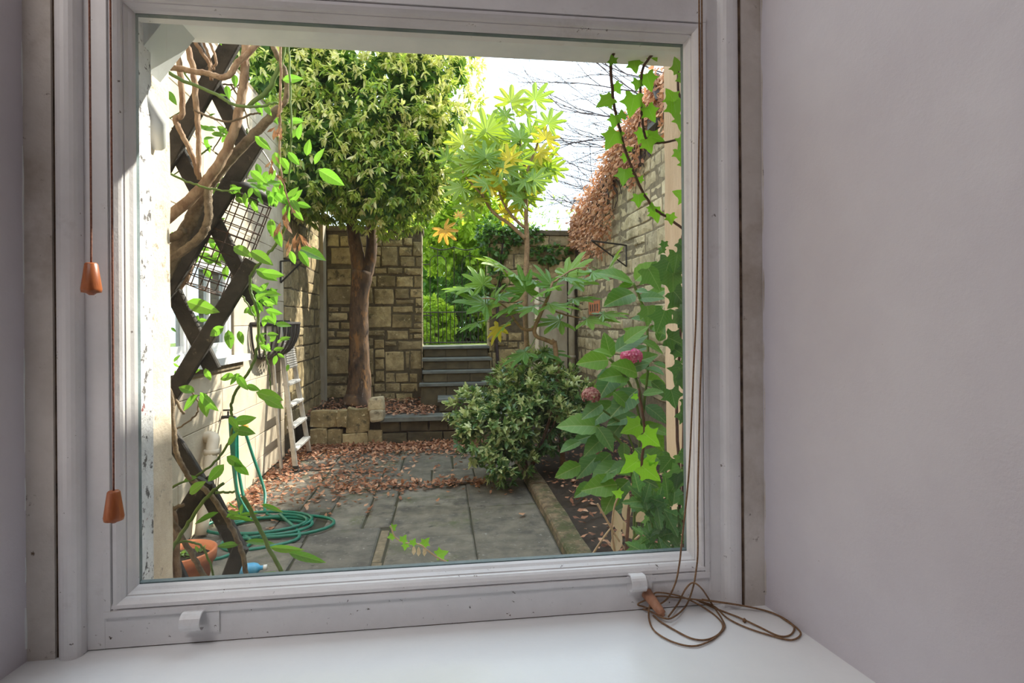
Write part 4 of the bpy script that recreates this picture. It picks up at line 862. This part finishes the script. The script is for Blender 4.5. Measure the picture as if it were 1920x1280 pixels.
for cx, cy, rx, ry, n_, s, Y in [(395, 240, 20, 50, 22, 20, .60), (465, 300, 25, 40, 16, 20, .62), (440, 345, 60, 22, 36, 20, .58), (500, 350, 30, 24, 40, 24, .52), (540, 375, 24, 20, 20, 24, .5), (370, 450, 50, 34, 34, 22, .66), (345, 605, 30, 20, 20, 16, .62),
                                 (490, 570, 30, 40, 40, 26, .54), (500, 635, 26, 14, 20, 18, .54), (420, 270, 26, 20, 14, 18, .6), (370, 480, 40, 30, 22, 22, .7), (340, 690, 30, 14, 10, 18, .6), (520, 655, 14, 30, 12, 16, .7), (440, 950, 26, 18, 14, 24, .46)]:
    for k in range(int(n_ * .58)): vl(cx + rnd.gauss(0, .6) * rx, cy + rnd.gauss(0, .6) * ry, s * rnd.uniform(.7, 1.3), rnd.uniform(-120, 60), Y=Y)
for cx, cy, n_, s in [(527, 195, 5, 26), (522, 230, 7, 30), (515, 300, 5, 26), (520, 335, 4, 24), (540, 395, 5, 26), (527, 420, 5, 40), (560, 440, 8, 30), (545, 450, 4, 34)]:
    for k in range(n_): vl(cx + rnd.uniform(-8, 8), cy + rnd.uniform(-10, 10), s, rnd.uniform(-130, -40), 'dry', .47, 'dry')
# ---- wire cage hanging in the vine
cg = thing('wire_basket', 'tall rusty wire cage with a black lid hanging tilted in the vine', 'basket', at(420, 450, .62))
ct, cb_ = at(462, 372, .62), at(395, 545, .62); ax = (ct - cb_).normalized(); e1 = (Rt - ax * Rt.dot(ax)).normalized(); e2 = ax.cross(e1)
rr_ = .066
for k in range(11):
    c = cb_.lerp(ct, k / 10); MB().tube([c + e1 * rr_ * math.cos(a) + e2 * rr_ * math.sin(a) for a in np.linspace(0, 2 * math.pi, 25)], .0016, 5, False).build('ring', 'rust', cg)
for a in np.linspace(0, 2 * math.pi, 11)[:-1]:
    o_ = e1 * rr_ * math.cos(a) + e2 * rr_ * math.sin(a); MB().tube([cb_ + o_, ct + o_], .0016, 5).build('upright_wire', 'rust', cg)
for k in range(5):
    o_ = e1 * (k - 2) * .026; h_ = math.sqrt(max(0, rr_ ** 2 - ((k - 2) * .026) ** 2)); MB().tube([cb_ + o_ - e2 * h_, cb_ + o_ + e2 * h_], .0016, 5).build('base_wire', 'rust', cg)
MB().lathe([(.072, -.004), (.074, .012), (.06, .022), (.01, .026)], ct + ax * .012, 24, ax).build('lid', 'iron', cg, True)
MB().tube(smooth_path([ct + e1 * rr_, ct + e1 * .075 + ax * .06, at(497, 290, .62), at(470, 270, .62), ct - e1 * rr_ + ax * .06, ct - e1 * rr_], 6), .0022, 5).build('handle', 'alu', cg)

# ---- evergreen tree at the left of the back wall
tre = thing('evergreen_tree', 'tall evergreen tree with a reddish forked trunk and pale-tipped crown by the back wall', 'tree', (-1.2, 7.7, .33))
P = [at(668, 762, 7.62), at(674, 720, 7.68), at(673, 640, 7.7), at(674, 560, 7.7), at(680, 510, 7.7)]
stem('trunk', P, [.21, .17, .142, .135, .15], 'bark', tre, 8, 14, .006)
stem('limb', [at(676, 516, 7.7), at(668, 470, 7.7), at(660, 420, 7.6), at(650, 360, 7.4), at(630, 280, 7.2)], [.11, .10, .085, .07, .04], 'bark', tre, 6, 10, .006)
stem('limb', [at(684, 520, 7.7), at(695, 480, 7.7), at(697, 430, 7.7), at(690, 370, 7.6), at(720, 280, 7.4), at(760, 200, 7.2)], [.11, .085, .075, .07, .06, .03], 'bark', tre, 6, 10, .006)
stem('limb', [at(660, 420, 7.6), at(600, 360, 7.2), at(540, 320, 6.9)], [.06, .04, .02], 'bark', tre, 6, 8, .006)
BL = [((-1.05, 7.1, 4.5), (1.25, 1.15, 1.5)), ((-.25, 7.1, 5.0), (.86, .9, 1.5)), ((-1.65, 6.7, 3.75), (.65, .85, .80)), ((-.75, 6.95, 3.55), (.80, .85, .72)), ((-2.1, 6.8, 5.1), (.9, 1.0, 1.3)), ((-.25, 6.9, 3.9), (.50, .6, .75))]
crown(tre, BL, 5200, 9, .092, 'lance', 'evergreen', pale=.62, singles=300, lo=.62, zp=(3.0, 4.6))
crown(tre, BL, 1300, 8, .14, 'ovate', 'bushgreen', lo=.15, hi=.74, keep=lambda C: np.ones(len(C), bool), name='inner_foliage')

# ---- greenery beyond the back wall and the gate
def bush(name, label, blobs, tufts, size, shape, key, cat='shrub', trunk=True, pale=0, per=8):
    c, r = blobs[0]; g = thing(name, label, cat, (c[0], c[1], 1.17))
    if trunk: MB().tube([(c[0], c[1], 1.15), (c[0] + .05, c[1], c[2] * .5 + .6), (c[0], c[1], c[2])], [.07, .05, .03], 7).build('trunk', 'bark', g, True)
    crown(g, blobs, tufts, per, size, shape, key, pale=pale, lo=.55); return g
bush('broadleaf_tree', 'bright yellow-green tree rising behind the gate', [((.35, 11.2, 3.7), (1.1, .9, 1.1)), ((1.1, 11.4, 3.1), (.8, .8, .8)), ((-.4, 11.5, 4.3), (.8, .8, 1.0))], 2000, .12, 'ovate', 'bright', 'tree')
bush('flowering_shrub', 'low yellow-green shrub seen through the left bars of the gate', [((-.15, 10.4, 1.5), (.45, .5, .55))], 420, .10, 'ovate', 'bright')
bush('dark_shrub', 'dense green shrub seen through the middle of the gate', [((.55, 11.0, 1.9), (.42, .5, .9))], 600, .11, 'lance', 'bushgreen')
bush('tall_shrub', 'tall mid-green shrub filling the upper gateway', [((.2, 13.0, 3.0), (1.0, .8, 1.3)), ((1.3, 13.0, 2.6), (.9, .8, 1.2))], 1900, .15, 'ovate', 'backgreen')
bush('pale_shrub', 'pale yellow-green shrub low behind the right bars of the gate', [((1.25, 11.0, 1.6), (.6, .5, .6))], 500, .11, 'ovate', 'bright')
bush('hedge_tree', 'small-leaved green tree beyond the right half of the back wall', [((2.6, 11.5, 3.5), (.9, .8, .9)), ((1.9, 11.5, 3.2), (.7, .7, .7))], 240, .10, 'lance', 'backgreen', 'tree', per=5)
cl_ = thing('wall_climber', 'dark green climber hanging over the gate pier on the right', 'climber', (.95, 8.36, .35))
stem('stem', [(.98, 8.36, .36), (.93, 8.37, 1.4), (1.0, 8.36, 2.4), (1.05, 8.4, 3.0)], [.03, .025, .02, .015], 'twig', cl_)
crown(cl_, [((.92, 8.45, 2.95), (.34, .25, .40)), ((.90, 8.37, 2.35), (.16, .12, .45)), ((1.35, 8.42, 3.05), (.4, .2, .15)), ((1.85, 8.36, 2.75), (.35, .1, .16))], 330, 8, .075, 'ovate', 'bushgreen', lo=.4)
# bare-twigged tree above the right wall
bt = thing('bare_tree', 'leafless tree with fine dark twigs above the right wall', 'tree', (4.6, 9.6, 1.17))
stem('trunk', [(4.6, 9.6, 1.15), (4.5, 9.6, 3.2), (4.3, 9.5, 4.6), (4.4, 9.5, 6.4)], [.14, .12, .10, .06], 'twig', bt)
tw = MB()
def twig(p, d, l, r, depth):
    pts = [p]; dd = d.normalized(); n_ = 5
    for k in range(n_):
        dd = (dd + Vector((rnd.uniform(-.16, .16), rnd.uniform(-.16, .16), rnd.uniform(-.14, .18)))).normalized(); pts.append(pts[-1] + dd * l / n_)
    tw.tube(pts, [r * (1 - .6 * k / n_) for k in range(n_ + 1)], 3 if depth else 4, False)
    if depth < 3:
        for k in range(1, n_ + 1):
            for _ in range(1 if rnd.random() < (1, 1, .55)[depth] else 0):
                s = Vector((rnd.uniform(-1, .2), rnd.uniform(-.6, .6), rnd.uniform(-.7, .9))); twig(pts[k], dd * .9 + s * .7, l * rnd.uniform(.4, .6), r * .5, depth + 1)
for k in range(17):
    z = 3.3 + 3.0 * k / 16; twig(Vector((4.4, 9.5 + rnd.uniform(-.2, .2), z)), Vector((-1, rnd.uniform(-.25, .15), rnd.uniform(-.12, .22))), rnd.uniform(1.6, 2.3), .019, 0)
o = tw.build('twigs', 'twig', bt); o['kind'] = 'stuff'
# dead red-brown creeper on the right wall
dc = thing('dried_creeper', 'dead orange-brown creeper draped over the top of the right wall', 'creeper', (XR, 6, 3.6))
n = 5200; y = 4.2 + 4.2 * rng.random(n) ** .9
tz = np.array([topz(v) for v in y]); hang_ = .30 + .42 * np.abs(np.sin(y * 2.3 + 1)) + .28 * np.sin(y * 5.1); hang_ = np.where((y > 6.2) & (y < 7.6), hang_ + .45, hang_)
u = rng.random(n); top = u < .42
z = np.where(top, tz + .28 * rng.random(n) ** 1.5, tz - hang_ * rng.random(n) ** 1.2); x = np.where(top, XR - .12 + .4 * rng.random(n), XR - .03 - .13 * rng.random(n) * (1 - .3 * u))
Pn = np.stack([x, y, z], 1); Dn = unit(n) * .7 + np.array([-.2, 0, -.8]); Nn = unit(n) * .7 + np.array([-1, -.3, .3])
sel = np.argsort(np.linalg.norm(Pn - np.array(CAM), axis=1)); Sn = .075 * (.6 + .7 * rng.random(n))
foliage('dead_leaves', dc, Pn, Dn, Nn, Sn, 'dry', 'creeper')
dm = MB()
for k in range(70):
    yy = rnd.uniform(4.3, 8.3); t0 = topz(yy); P = [Vector((XR - .02, yy, t0 + .05))]
    for _ in range(6): P.append(P[-1] + Vector((rnd.uniform(-.03, .025), rnd.uniform(-.10, .10), -rnd.uniform(.05, .16)))); P[-1].x = min(P[-1].x, XR - .012)
    dm.tube(P, .006, 4, False)
o = dm.build('dead_stems', 'twig', dc); o['kind'] = 'stuff'

# ---- fatsia: tall upper plant and spreading lower leaves
fa_ = thing('tall_fatsia', 'tall fatsia with yellow-green hand-shaped leaves against the sky', 'plant', (.98, 5.3, .1))
YF = 5.3; nodes = []
def fstem(parent, pts, r, Y, store):
    P = [at(x, y, Y + (dy if len(q) > 2 else 0)) if False else at(q[0], q[1], Y + (q[2] if len(q) > 2 else 0)) for q in pts for x, y, dy in [(q[0], q[1], 0)]]
    stem('stem', P, r, 'fatstem', parent, 6, 8, .003); store += smooth_path(P, 4)
b0 = atz(992, 880, .1)
P = [Vector((.99, 5.3, .1)), at(990, 690, YF), at(984, 560, YF), at(988, 470, YF), at(986, 400, YF), at(985, 330, YF), at(976, 270, YF)]
stem('stem', P, [.032, .03, .028, .03, .024, .020, .012], 'fatstem', fa_, 6, 8, .003); nodes += smooth_path(P, 4)[12:]
for pts, r in (([(986, 448), (955, 420), (925, 398), (905, 365), (898, 330)], [.024, .020, .016, .010]), ([(985, 428), (960, 405), (940, 372), (928, 320)], [.020, .014, .009]), ([(905, 368), (890, 350), (872, 330), (860, 300)], [.012, .008]), ([(985, 330), (1000, 290), (1012, 260)], [.016, .010])):
    fstem(fa_, pts, r, YF, nodes)
def fleaf(parent, store, px, py, R, ang, Y, key, up=.4, face=.8, shape='palm', maxpet=.55):
    Yj = Y + rnd.uniform(-.18, .18); p = at(px, py, Yj); a = math.radians(ang); d = Rt * math.cos(a) + Up * math.sin(a) + Fw * rnd.uniform(-.3, .3)
    leaf(parent, p, d, -Fw * face + Up * up + Rt * rnd.uniform(-.3, .3), R * (Yj + 1) / FPX, shape, key)
    q = min(store, key=lambda s: (s - p).length)
    if (q - p).length > maxpet: q = p + (q - p).normalized() * maxpet
    MB().tube(smooth_path([q, (q + p) / 2 + Vector((0, 0, -.02)), p], 4), .0045, 5).build('petiole', 'greenstem', parent, True)
for px, py, R, a, k in [(1003, 186, 46, 75, 'fatsia'), (958, 192, 46, 68, 'fatsia'), (948, 216, 30, 112, 'fatsia'), (986, 213, 30, 75, 'fatsia'), (912, 248, 56, 84, 'fatsia'), (868, 270, 48, 84, 'fatsia'), (930, 240, 40, 66, 'fatsia'), (1028, 232, 42, 62, 'fatsia'), (1024, 260, 40, 75, 'yellow'), (976, 260, 48, 95, 'fatsia'), (1036, 318, 34, 20, 'fatsia'), (1010, 285, 40, 10, 'yellow'),
                        (905, 300, 40, 130, 'fatsia'), (885, 310, 46, 110, 'fatsia'), (945, 285, 46, 90, 'fatsia'), (965, 300, 44, 40, 'fatsia'), (925, 275, 44, 120, 'fatsia'), (995, 250, 36, 80, 'fatsia'), (838, 300, 30, 100, 'fatsia'), (893, 335, 46, 175, 'fatsia'), (865, 350, 44, 190, 'fatsia'), (930, 325, 44, 200, 'fatsia'), (960, 345, 40, -20, 'fatsia'), (910, 360, 44, 160, 'fatsia'), (945, 400, 34, 30, 'yellow'), (970, 380, 36, -10, 'fatsia'), (990, 350, 36, 30, 'yellow'), (880, 385, 40, 200, 'fatsia'), (920, 345, 40, 60, 'yellow')]:
    fleaf(fa_, nodes, px, py, R, a, YF, k, rnd.uniform(.1, .7))
for k in range(52):
    a = rnd.uniform(0, 2 * math.pi); r = math.sqrt(rnd.random()); px = 938 + 82 * r * math.cos(a); py = 318 + 68 * r * math.sin(a)
    fleaf(fa_, nodes, px, py, rnd.uniform(32, 48), rnd.uniform(-30, 210), YF + rnd.uniform(-.2, .35), 'yellow' if rnd.random() < .14 else 'fatsia', rnd.uniform(.2, 1.4), rnd.uniform(.4, 1))
fleaf(fa_, nodes, 832, 430, 32, -60, 5.0, 'ochre', .1, 1, 'palm', .2); fleaf(fa_, nodes, 860, 405, 14, 80, 5.0, 'ochre', .1, 1, 'palm', .2)
fb_ = thing('spreading_fatsia', 'low spreading fatsia with flat dark hand-shaped leaves before the back wall', 'plant', (1.2, 4.75, .1))
YL = 4.75; nl = []
P = [Vector((1.25, YL, .1)), at(1042, 660, YL), at(1034, 642, YL), at(1006, 630, YL), at(1003, 614, YL), at(1015, 585, YL), at(1030, 550, YL), at(1036, 528, YL)]
stem('stem', P, [.03, .026, .024, .022, .022, .02, .016, .012], 'fatstem', fb_, 6, 8, .002); nl += smooth_path(P, 4)[10:]
for pts, r in (([(1003, 616), (985, 618), (968, 604), (952, 578)], [.02, .016, .01]), ([(952, 578), (925, 560), (905, 560)], [.010, .006]), ([(1036, 530), (1075, 505), (1110, 500)], [.012, .006]), ([(1020, 575), (1060, 590), (1100, 598)], [.012, .006])): fstem(fb_, pts, r, YL, nl)
for px, py, R, a, k in [(912, 570, 62, 150, 'fatsiadark'), (914, 572, 44, 60, 'fatsiadark'), (965, 512, 56, 140, 'fatsiadark'), (1000, 525, 50, 160, 'fatsiadark'), (985, 545, 44, 100, 'fatsiadark'), (1062, 515, 54, 60, 'fatsiadark'), (1060, 520, 40, 0, 'fatsiadark'), (1110, 510, 50, 10, 'fatsiadark'), (1140, 505, 44, 70, 'fatsia'), (880, 540, 46, 170, 'fatsiadark'), (905, 533, 40, 120, 'fatsiadark'), (935, 555, 40, 20, 'fatsiadark'), (950, 605, 34, 220, 'fatsia'), (935, 612, 32, 240, 'yellow'), (1000, 575, 54, 180, 'fatsiadark'), (1030, 570, 50, 0, 'fatsiadark'), (1075, 560, 46, 10, 'fatsiadark'), (1050, 600, 50, 185, 'fatsiadark'), (1100, 598, 54, 5, 'fatsiadark'), (1130, 588, 46, 10, 'fatsiadark'), (1035, 535, 46, 120, 'fatsiadark'), (1080, 530, 50, 20, 'fatsiadark'), (985, 660, 44, 200, 'fatsiadark'), (1020, 660, 44, 0, 'fatsiadark'), (895, 605, 36, 190, 'fatsiadark'), (965, 570, 46, 200, 'fatsiadark'), (1010, 550, 44, 30, 'fatsiadark'), (940, 500, 44, 150, 'fatsia')]:
    fleaf(fb_, nl, px, py, R * 1.2, a, YL, k, rnd.uniform(1.2, 2.6), .5, 'palm7')

# ---- variegated holly-like shrub
hs = thing('variegated_shrub', 'rounded cream-edged evergreen shrub with prickly leaves beside the steps', 'shrub', (.88, 4.75, .08))
for k in range(9):
    a = rnd.uniform(0, 6.28); stem('branch', [(.88, 4.75, .06), (.88 + .2 * math.cos(a), 4.75 + .2 * math.sin(a), .35), (.88 + .42 * math.cos(a), 4.75 + .35 * math.sin(a), .75)], [.02, .014, .008], 'bark', hs)
HB = [((.88, 4.75, .66), (.58, .5, .42)), ((.52, 4.55, .52), (.40, .36, .28)), ((.95, 4.9, .92), (.45, .4, .30)), ((1.25, 4.85, .80), (.36, .4, .32)), ((.62, 4.4, .28), (.26, .22, .22)), ((.30, 4.72, .72), (.22, .2, .20)), ((1.05, 4.9, 1.15), (.18, .2, .16))]
crown(hs, HB, 1150, 9, .072, 'spiky', 'holly', pale=.5, singles=300, lo=.55, down=-.2)

# ---- hydrangea
hyd = thing('hydrangea', 'large-leaved hydrangea with pink flower heads growing close to the window', 'shrub', (.95, 1.7, .1))
def hstem(pts, Y, r=(.008, .006)): stem('stem', [at(x, y, Y) for x, y in pts] + ([Vector((at(*pts[-1], Y).x, Y, .06))] if pts[-1][1] > 1000 else []), list(r), 'greenstem', hyd, 5, 6, .001)
hstem([(1187, 530), (1200, 560), (1212, 600), (1214, 700), (1200, 820), (1190, 960), (1188, 1120)], 1.75); hstem([(1142, 672), (1160, 690), (1185, 730), (1200, 800), (1195, 900), (1190, 1120)], 1.7); hstem([(1180, 690), (1196, 720), (1205, 780), (1205, 900), (1200, 1120)], 1.75)
hstem([(1128, 801), (1150, 815), (1175, 850), (1188, 930), (1186, 1120)], 1.6); hstem([(1110, 755), (1140, 775), (1170, 800), (1195, 860)], 1.65, (.006, .005))
HL = [(1141,675,1095,687,0),(1144,671,1137,628,0),(1148,667,1119,657,0),(1154,659,1209,630,0),(1170,643,1209,616,0),(1218,612,1243,625,0),(1180,704,1135,712,0),(1176,702,1142,730,0),(1154,722,1117,745,0),(1196,730,1156,776,1),(1198,710,1241,722,0),(1170,695,1215,683,0),(1190,681,1226,671,0),(1129,758,1099,783,1),(1154,754,1116,794,0),(1127,801,1056,803,0),(1137,811,1087,829,1),(1133,819,1104,852,1),(1089,827,1056,845,0),(1170,829,1170,862,1),(1089,872,1050,897,0),(1122,853,1090,893,1),(1164,867,1115,906,0),(1114,908,1084,931,0),(1157,908,1105,925,0),(1160,911,1134,960,0),
      (1187,531,1135,512,0),(1191,527,1234,494,0),(1187,533,1164,538,0),(1189,550,1147,572,0),(1192,545,1212,548,0),(1224,606,1192,597,1),(1200,600,1240,580,0),(1205,640,1240,660,0),(1210,760,1245,790,1),(1205,790,1240,840,0),(1200,800,1165,800,1),(1210,690,1240,700,0),(1196,560,1240,560,0),(1205,740,1240,735,0),(1190,840,1225,880,1),(1185,890,1225,915,1),(1180,870,1150,885,1),(1195,780,1150,795,1),(1205,850,1250,870,0),(1190,930,1220,960,0),(1170,790,1140,830,1),(1185,660,1215,650,0),(1160,690,1130,740,1),(1200,940,1160,960,1),(1215,560,1248,545,0),(1210,640,1180,620,0),(1225,680,1250,690,0),(1220,715,1252,745,1),(1215,800,1250,815,0),(1195,700,1160,690,0),(1150,735,1180,765,0),(1120,800,1145,840,1),(1145,850,1120,880,1),(1180,900,1150,935,0),(1225,840,1252,860,1),(1210,900,1245,930,0),(1165,800,1195,790,0),(1200,870,1170,890,0),(1235,640,1250,610,0)]
for bx, by, tx, ty, dk in HL:
    Y = 1.7 + rnd.uniform(-.18, .14); p, q = at(bx, by, Y), at(tx, ty, Y - rnd.uniform(0, .08)); d = q - p; L = d.length * 1.06
    leaf(hyd, p, d + Vector((0, 0, L * .2)), -Fw * rnd.uniform(.3, 1) + Up * rnd.uniform(.5, 1.1) + Vector((rnd.uniform(-.2, .2), 0, 0)), L * 1.05, 'hyd', 'hydrangeadark' if dk else 'hydrangea', wid=1.15)
def mophead(px, py, r, key, name, Y=1.68, sq=.75):
    c = np.array(at(px, py, Y)); u = unit(130); u = u[u[:, 2] > -.55][:95]; n_ = len(u)
    Pp = np.repeat(c + u * np.array([1, 1, sq]) * r * .86, 4, 0); N_ = np.repeat(u, 4, 0); Dd = unit(n_ * 4); Dd = Dd - N_ * (Dd * N_).sum(1, keepdims=True)
    t1 = np.cross(N_, np.tile([.3, .5, .8], (n_ * 4, 1))); t1 /= np.linalg.norm(t1, axis=1, keepdims=True); t2 = np.cross(N_, t1); an = np.tile(np.arange(4) * math.pi / 2, n_)[:, None] + np.repeat(rng.random(n_), 4)[:, None] * 1.5
    Dd = t1 * np.cos(an) + t2 * np.sin(an) + N_ * .2
    o = foliage(name, hyd, Pp, Dd, N_, np.full(n_ * 4, r * .26), 'petal', key, kind=None); o['label'] = {'pink': 'bright pink rounded flower head', 'fadedpink': 'faded brownish-pink flower head'}[key]; return o
mophead(1184, 668, .058, 'pink', 'flower_head'); mophead(1108, 742, .048, 'fadedpink', 'flower_head', 1.62, .95)
mophead(1240, 609, .016, 'pink', 'flower_head', 1.75)

# ---- ivy around the right side of the window
iv = thing('window_ivy', 'ivy strands with bright backlit leaves trailing across the upper right of the window', 'ivy', (.5, .30, 2.1))
def ivs(parent, pts, r, Y, m='ivystem'): stem('strand', [at(x, y, Y) for x, y in pts], [r, r * .8], m, parent, 6, 6, .0008)
YI = .17
ivs(iv, [(1190, 78), (1157, 92), (1146, 118), (1148, 165), (1150, 190), (1160, 235), (1170, 275), (1188, 322), (1204, 358), (1228, 392), (1252, 408), (1285, 432)], .0034, YI)
ivs(iv, [(1250, 84), (1222, 104), (1206, 128), (1201, 165), (1203, 205), (1207, 246), (1214, 262), (1228, 268), (1250, 266), (1290, 258)], .0030, YI)
ivs(iv, [(1290, 98), (1276, 120), (1271, 150), (1273, 176), (1284, 200), (1292, 220)], .0030, YI); ivs(iv, [(1205, 90), (1250, 82), (1292, 84)], .003, .20)
def ie_or(p): return p if p.name.startswith('jamb_ivy') else None
def il(parent, px, py, s, key='ivy', Y=YI, ang=None, face=1.0):
    a = math.radians(rnd.uniform(-150, -20) if ang is None else ang); d = Rt * math.cos(a) + Up * math.sin(a) + Fw * rnd.uniform(-.2, .2); S = s * (Y + 1) / FPX
    c = at(px, py, Y + rnd.uniform(-.02, .03))
    if c.x > .50 or (parent is ie_or(parent)): c = at(px, py, max(.05, min(Y, c.y, .07 + (1290 - px) * .0018) - rnd.uniform(0, .015)))
    leaf(parent, c - d.normalized() * S * .25, d, -Fw * face + Rt * rnd.uniform(-.4, .4) + Up * rnd.uniform(-.2, .5), S, 'ivy', key)
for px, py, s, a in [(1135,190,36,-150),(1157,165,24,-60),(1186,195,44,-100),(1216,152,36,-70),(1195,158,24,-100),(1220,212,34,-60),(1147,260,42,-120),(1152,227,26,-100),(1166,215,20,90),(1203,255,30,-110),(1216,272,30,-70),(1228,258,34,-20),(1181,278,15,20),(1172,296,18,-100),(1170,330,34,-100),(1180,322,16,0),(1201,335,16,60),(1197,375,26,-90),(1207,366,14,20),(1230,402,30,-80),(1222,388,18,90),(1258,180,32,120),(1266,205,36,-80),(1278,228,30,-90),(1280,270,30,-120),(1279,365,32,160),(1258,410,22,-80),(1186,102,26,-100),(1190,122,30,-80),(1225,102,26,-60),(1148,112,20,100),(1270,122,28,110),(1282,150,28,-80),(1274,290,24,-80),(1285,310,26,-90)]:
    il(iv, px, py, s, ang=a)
ie = thing('jamb_ivy', 'dark green ivy climbing the stone jamb along the right edge of the glass', 'ivy', (.56, .34, .98))
ivs(ie, [(1270, 1100), (1274, 900), (1268, 760), (1276, 620), (1272, 500), (1280, 440)], .0035, .14); ivs(ie, [(1284, 1100), (1280, 880), (1286, 700), (1282, 520), (1287, 330)], .0035, .12)
for k in range(40):
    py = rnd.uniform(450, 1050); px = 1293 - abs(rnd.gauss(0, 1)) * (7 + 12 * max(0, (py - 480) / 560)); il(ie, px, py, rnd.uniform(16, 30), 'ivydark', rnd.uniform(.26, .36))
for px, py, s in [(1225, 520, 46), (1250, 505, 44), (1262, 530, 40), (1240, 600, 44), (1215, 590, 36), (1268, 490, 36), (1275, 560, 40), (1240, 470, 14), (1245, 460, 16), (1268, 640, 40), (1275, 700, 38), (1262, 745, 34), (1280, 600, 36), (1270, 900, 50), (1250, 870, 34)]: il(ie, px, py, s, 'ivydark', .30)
sp = thing('ivy_stalk', 'single ivy stalk with lime green young leaves rising at the lower right of the pane', 'ivy', (.42, .36, .98))
stem('strand', [at(x, y, .36) for x, y in ((1174, 1110), (1174, 1040), (1178, 970), (1184, 930), (1200, 900), (1205, 850), (1208, 800), (1202, 760), (1197, 728))], [.0045, .003], 'ivystem', sp, 6, 6, .001)
for px, py, s, a in [(1186, 802, 44, 200), (1220, 822, 38, -40), (1184, 872, 46, 215), (1218, 885, 40, -40), (1190, 744, 14, 200), (1158, 925, 20, 160), (1222, 860, 20, 40)]: il(sp, px, py, s, 'ivy', .36, a)
g2 = thing('ivy_sprig', 'pale trailing ivy sprig low in front of the pane above the paving', 'ivy', (-.1, .34, .98))
stem('strand', [at(x, y, .34) for x, y in ((732, 985), (740, 1005), (755, 1016), (785, 1020), (800, 1030), (820, 1045), (845, 1062), (860, 1120))], [.0018, .0022], 'stalk', g2, 6, 5, .0005)
for px, py, s, a in [(738, 988, 14, 40), (733, 1006, 14, 200), (757, 1010, 16, 60), (775, 1016, 14, 60), (798, 1016, 18, 50), (760, 1024, 14, -100), (828, 1038, 24, 20), (836, 1055, 12, 200)]: il(g2, px, py, s, 'ivy', .34, a)
for px, py in ((776, 1026), (785, 1028), (796, 1028)): leaf(g2, at(px, py - 4, .34), -Up, -Fw, .022, 'dry', 'straw')
dst = thing('dry_stalks', 'pale dry stalks and curled straw-coloured leaves at the foot of the ivy', 'stalks', (.40, .42, .9))
for pts in ([(1120, 944), (1138, 975), (1152, 1000), (1175, 1035), (1200, 1080)], [(1108, 1044), (1130, 1010), (1145, 990)], [(1190, 1012), (1215, 990), (1240, 975)], [(1158, 1060), (1148, 1000), (1152, 950), (1165, 920)]): stem('stalk', [at(x, y, .42) for x, y in pts], [.003, .0022], 'stalk', dst, 5, 5)
for px, py, s, a in [(1152, 1036, 48, 78), (1163, 996, 44, 104), (1192, 978, 40, 45), (1172, 975, 40, 80), (1168, 950, 30, 60), (1185, 1010, 40, 120)]:
    d = Rt * math.cos(math.radians(a)) + Up * math.sin(math.radians(a)); leaf(dst, at(px, py, .42), d, -Fw + Rt * rnd.uniform(-.6, .6), s * 1.42 / FPX, 'point', 'straw')
wd = thing('corner_weeds', 'feathery grey-green weeds on the outer sill at the lower right corner of the pane', 'weeds', (.45, .12, 1.035))
for k in range(60):
    p = at(rnd.uniform(1195, 1285), rnd.uniform(930, 1060), rnd.uniform(.09, .13)); leaf(wd, p, (rnd.uniform(-1, .6), rnd.uniform(-.4, .4), rnd.uniform(-.4, .8)), -Fw + Up * rnd.uniform(0, .8), rnd.uniform(.03, .07), 'spiky', 'hydrangeadark')
for k in range(5): stem('stem', [Vector((.40 + .02 * k, .12, 1.033)), at(1225 + 12 * k, 1020, .12), at(1215 + 14 * k, 950, .12)], [.004, .002], 'greenstem', wd, 4, 5)

# ---- fallen leaves
def litter(name, label, n, fn, z, size=.062):
    P = np.array([fn() for _ in range(n)]); P = np.column_stack([P, z(P) + .012 + .03 * rng.random(len(P)) ** 2]); D = unit(len(P)) * np.array([1, 1, .25]); N = np.tile([0, 0, 1.0], (len(P), 1)) + unit(len(P)) * .35
    o = foliage(name, None, P, D, N, size * (.6 + .7 * rng.random(len(P))), 'dry', 'dry'); tag(o, label, 'leaves'); return o
def yard():
    while True:
        u = rnd.random()
        if u < .62: x, y = rnd.uniform(-1.8, 1.0), 6.6 - abs(rnd.gauss(0, .33))
        elif u < .78: x, y = XL + .06 + abs(rnd.gauss(0, .16)), rnd.uniform(3.9, 6.5)
        elif u < .90: x, y = rnd.gauss(-1.0, .35), rnd.gauss(5.0, .5)
        elif u < .97: x, y = rnd.uniform(-1.0, .6), 4.62 + rnd.gauss(0, .07)
        else: x, y = rnd.uniform(-1.6, .8), rnd.uniform(4.2, 6.2)
        if XL + .05 < x < 1.0 and 3.6 < y < 6.57: return x, y
litter('leaf_litter', 'drift of fallen brown leaves on the far paving below the raised bed', 4200, yard, lambda P: np.zeros(len(P)))
litter('soil_litter', 'dead brown leaves on the soil of the right planting bed', 900, lambda: (rnd.uniform(1.04, 2.2), 1.6 + 4.6 * rnd.random()), lambda P: .03 + .10 * np.clip((P[:, 0] - .92) / .5, 0, 1) + .01)
litter('bed_litter', 'brown fallen leaves covering the raised bed below the tree', 1100, lambda: (rnd.uniform(-1.82, -.06), rnd.uniform(6.68, 8.34)), lambda P: np.full(len(P), .335) + .02)
for k, (px, py, l, s) in enumerate(((985, 962, 'curled brown leaf lying alone on the paving near the kerb', .10), (728, 930, 'pale tan leaf lying on the paving beside the dark joint', .06), (755, 902, 'tan leaf on the joint behind the middle paving slab', .07), (829, 904, 'small tan leaf on the back joint right of the middle', .06))):
    g3 = thing('fallen_leaf', l, 'leaf', atz(px, py, .01), 'single fallen leaves'); leaf(g3, atz(px, py, .012), (rnd.uniform(-1, 1), rnd.uniform(-1, 1), .1), (0, 0, 1), s, 'dry', 'dry', 'blade')
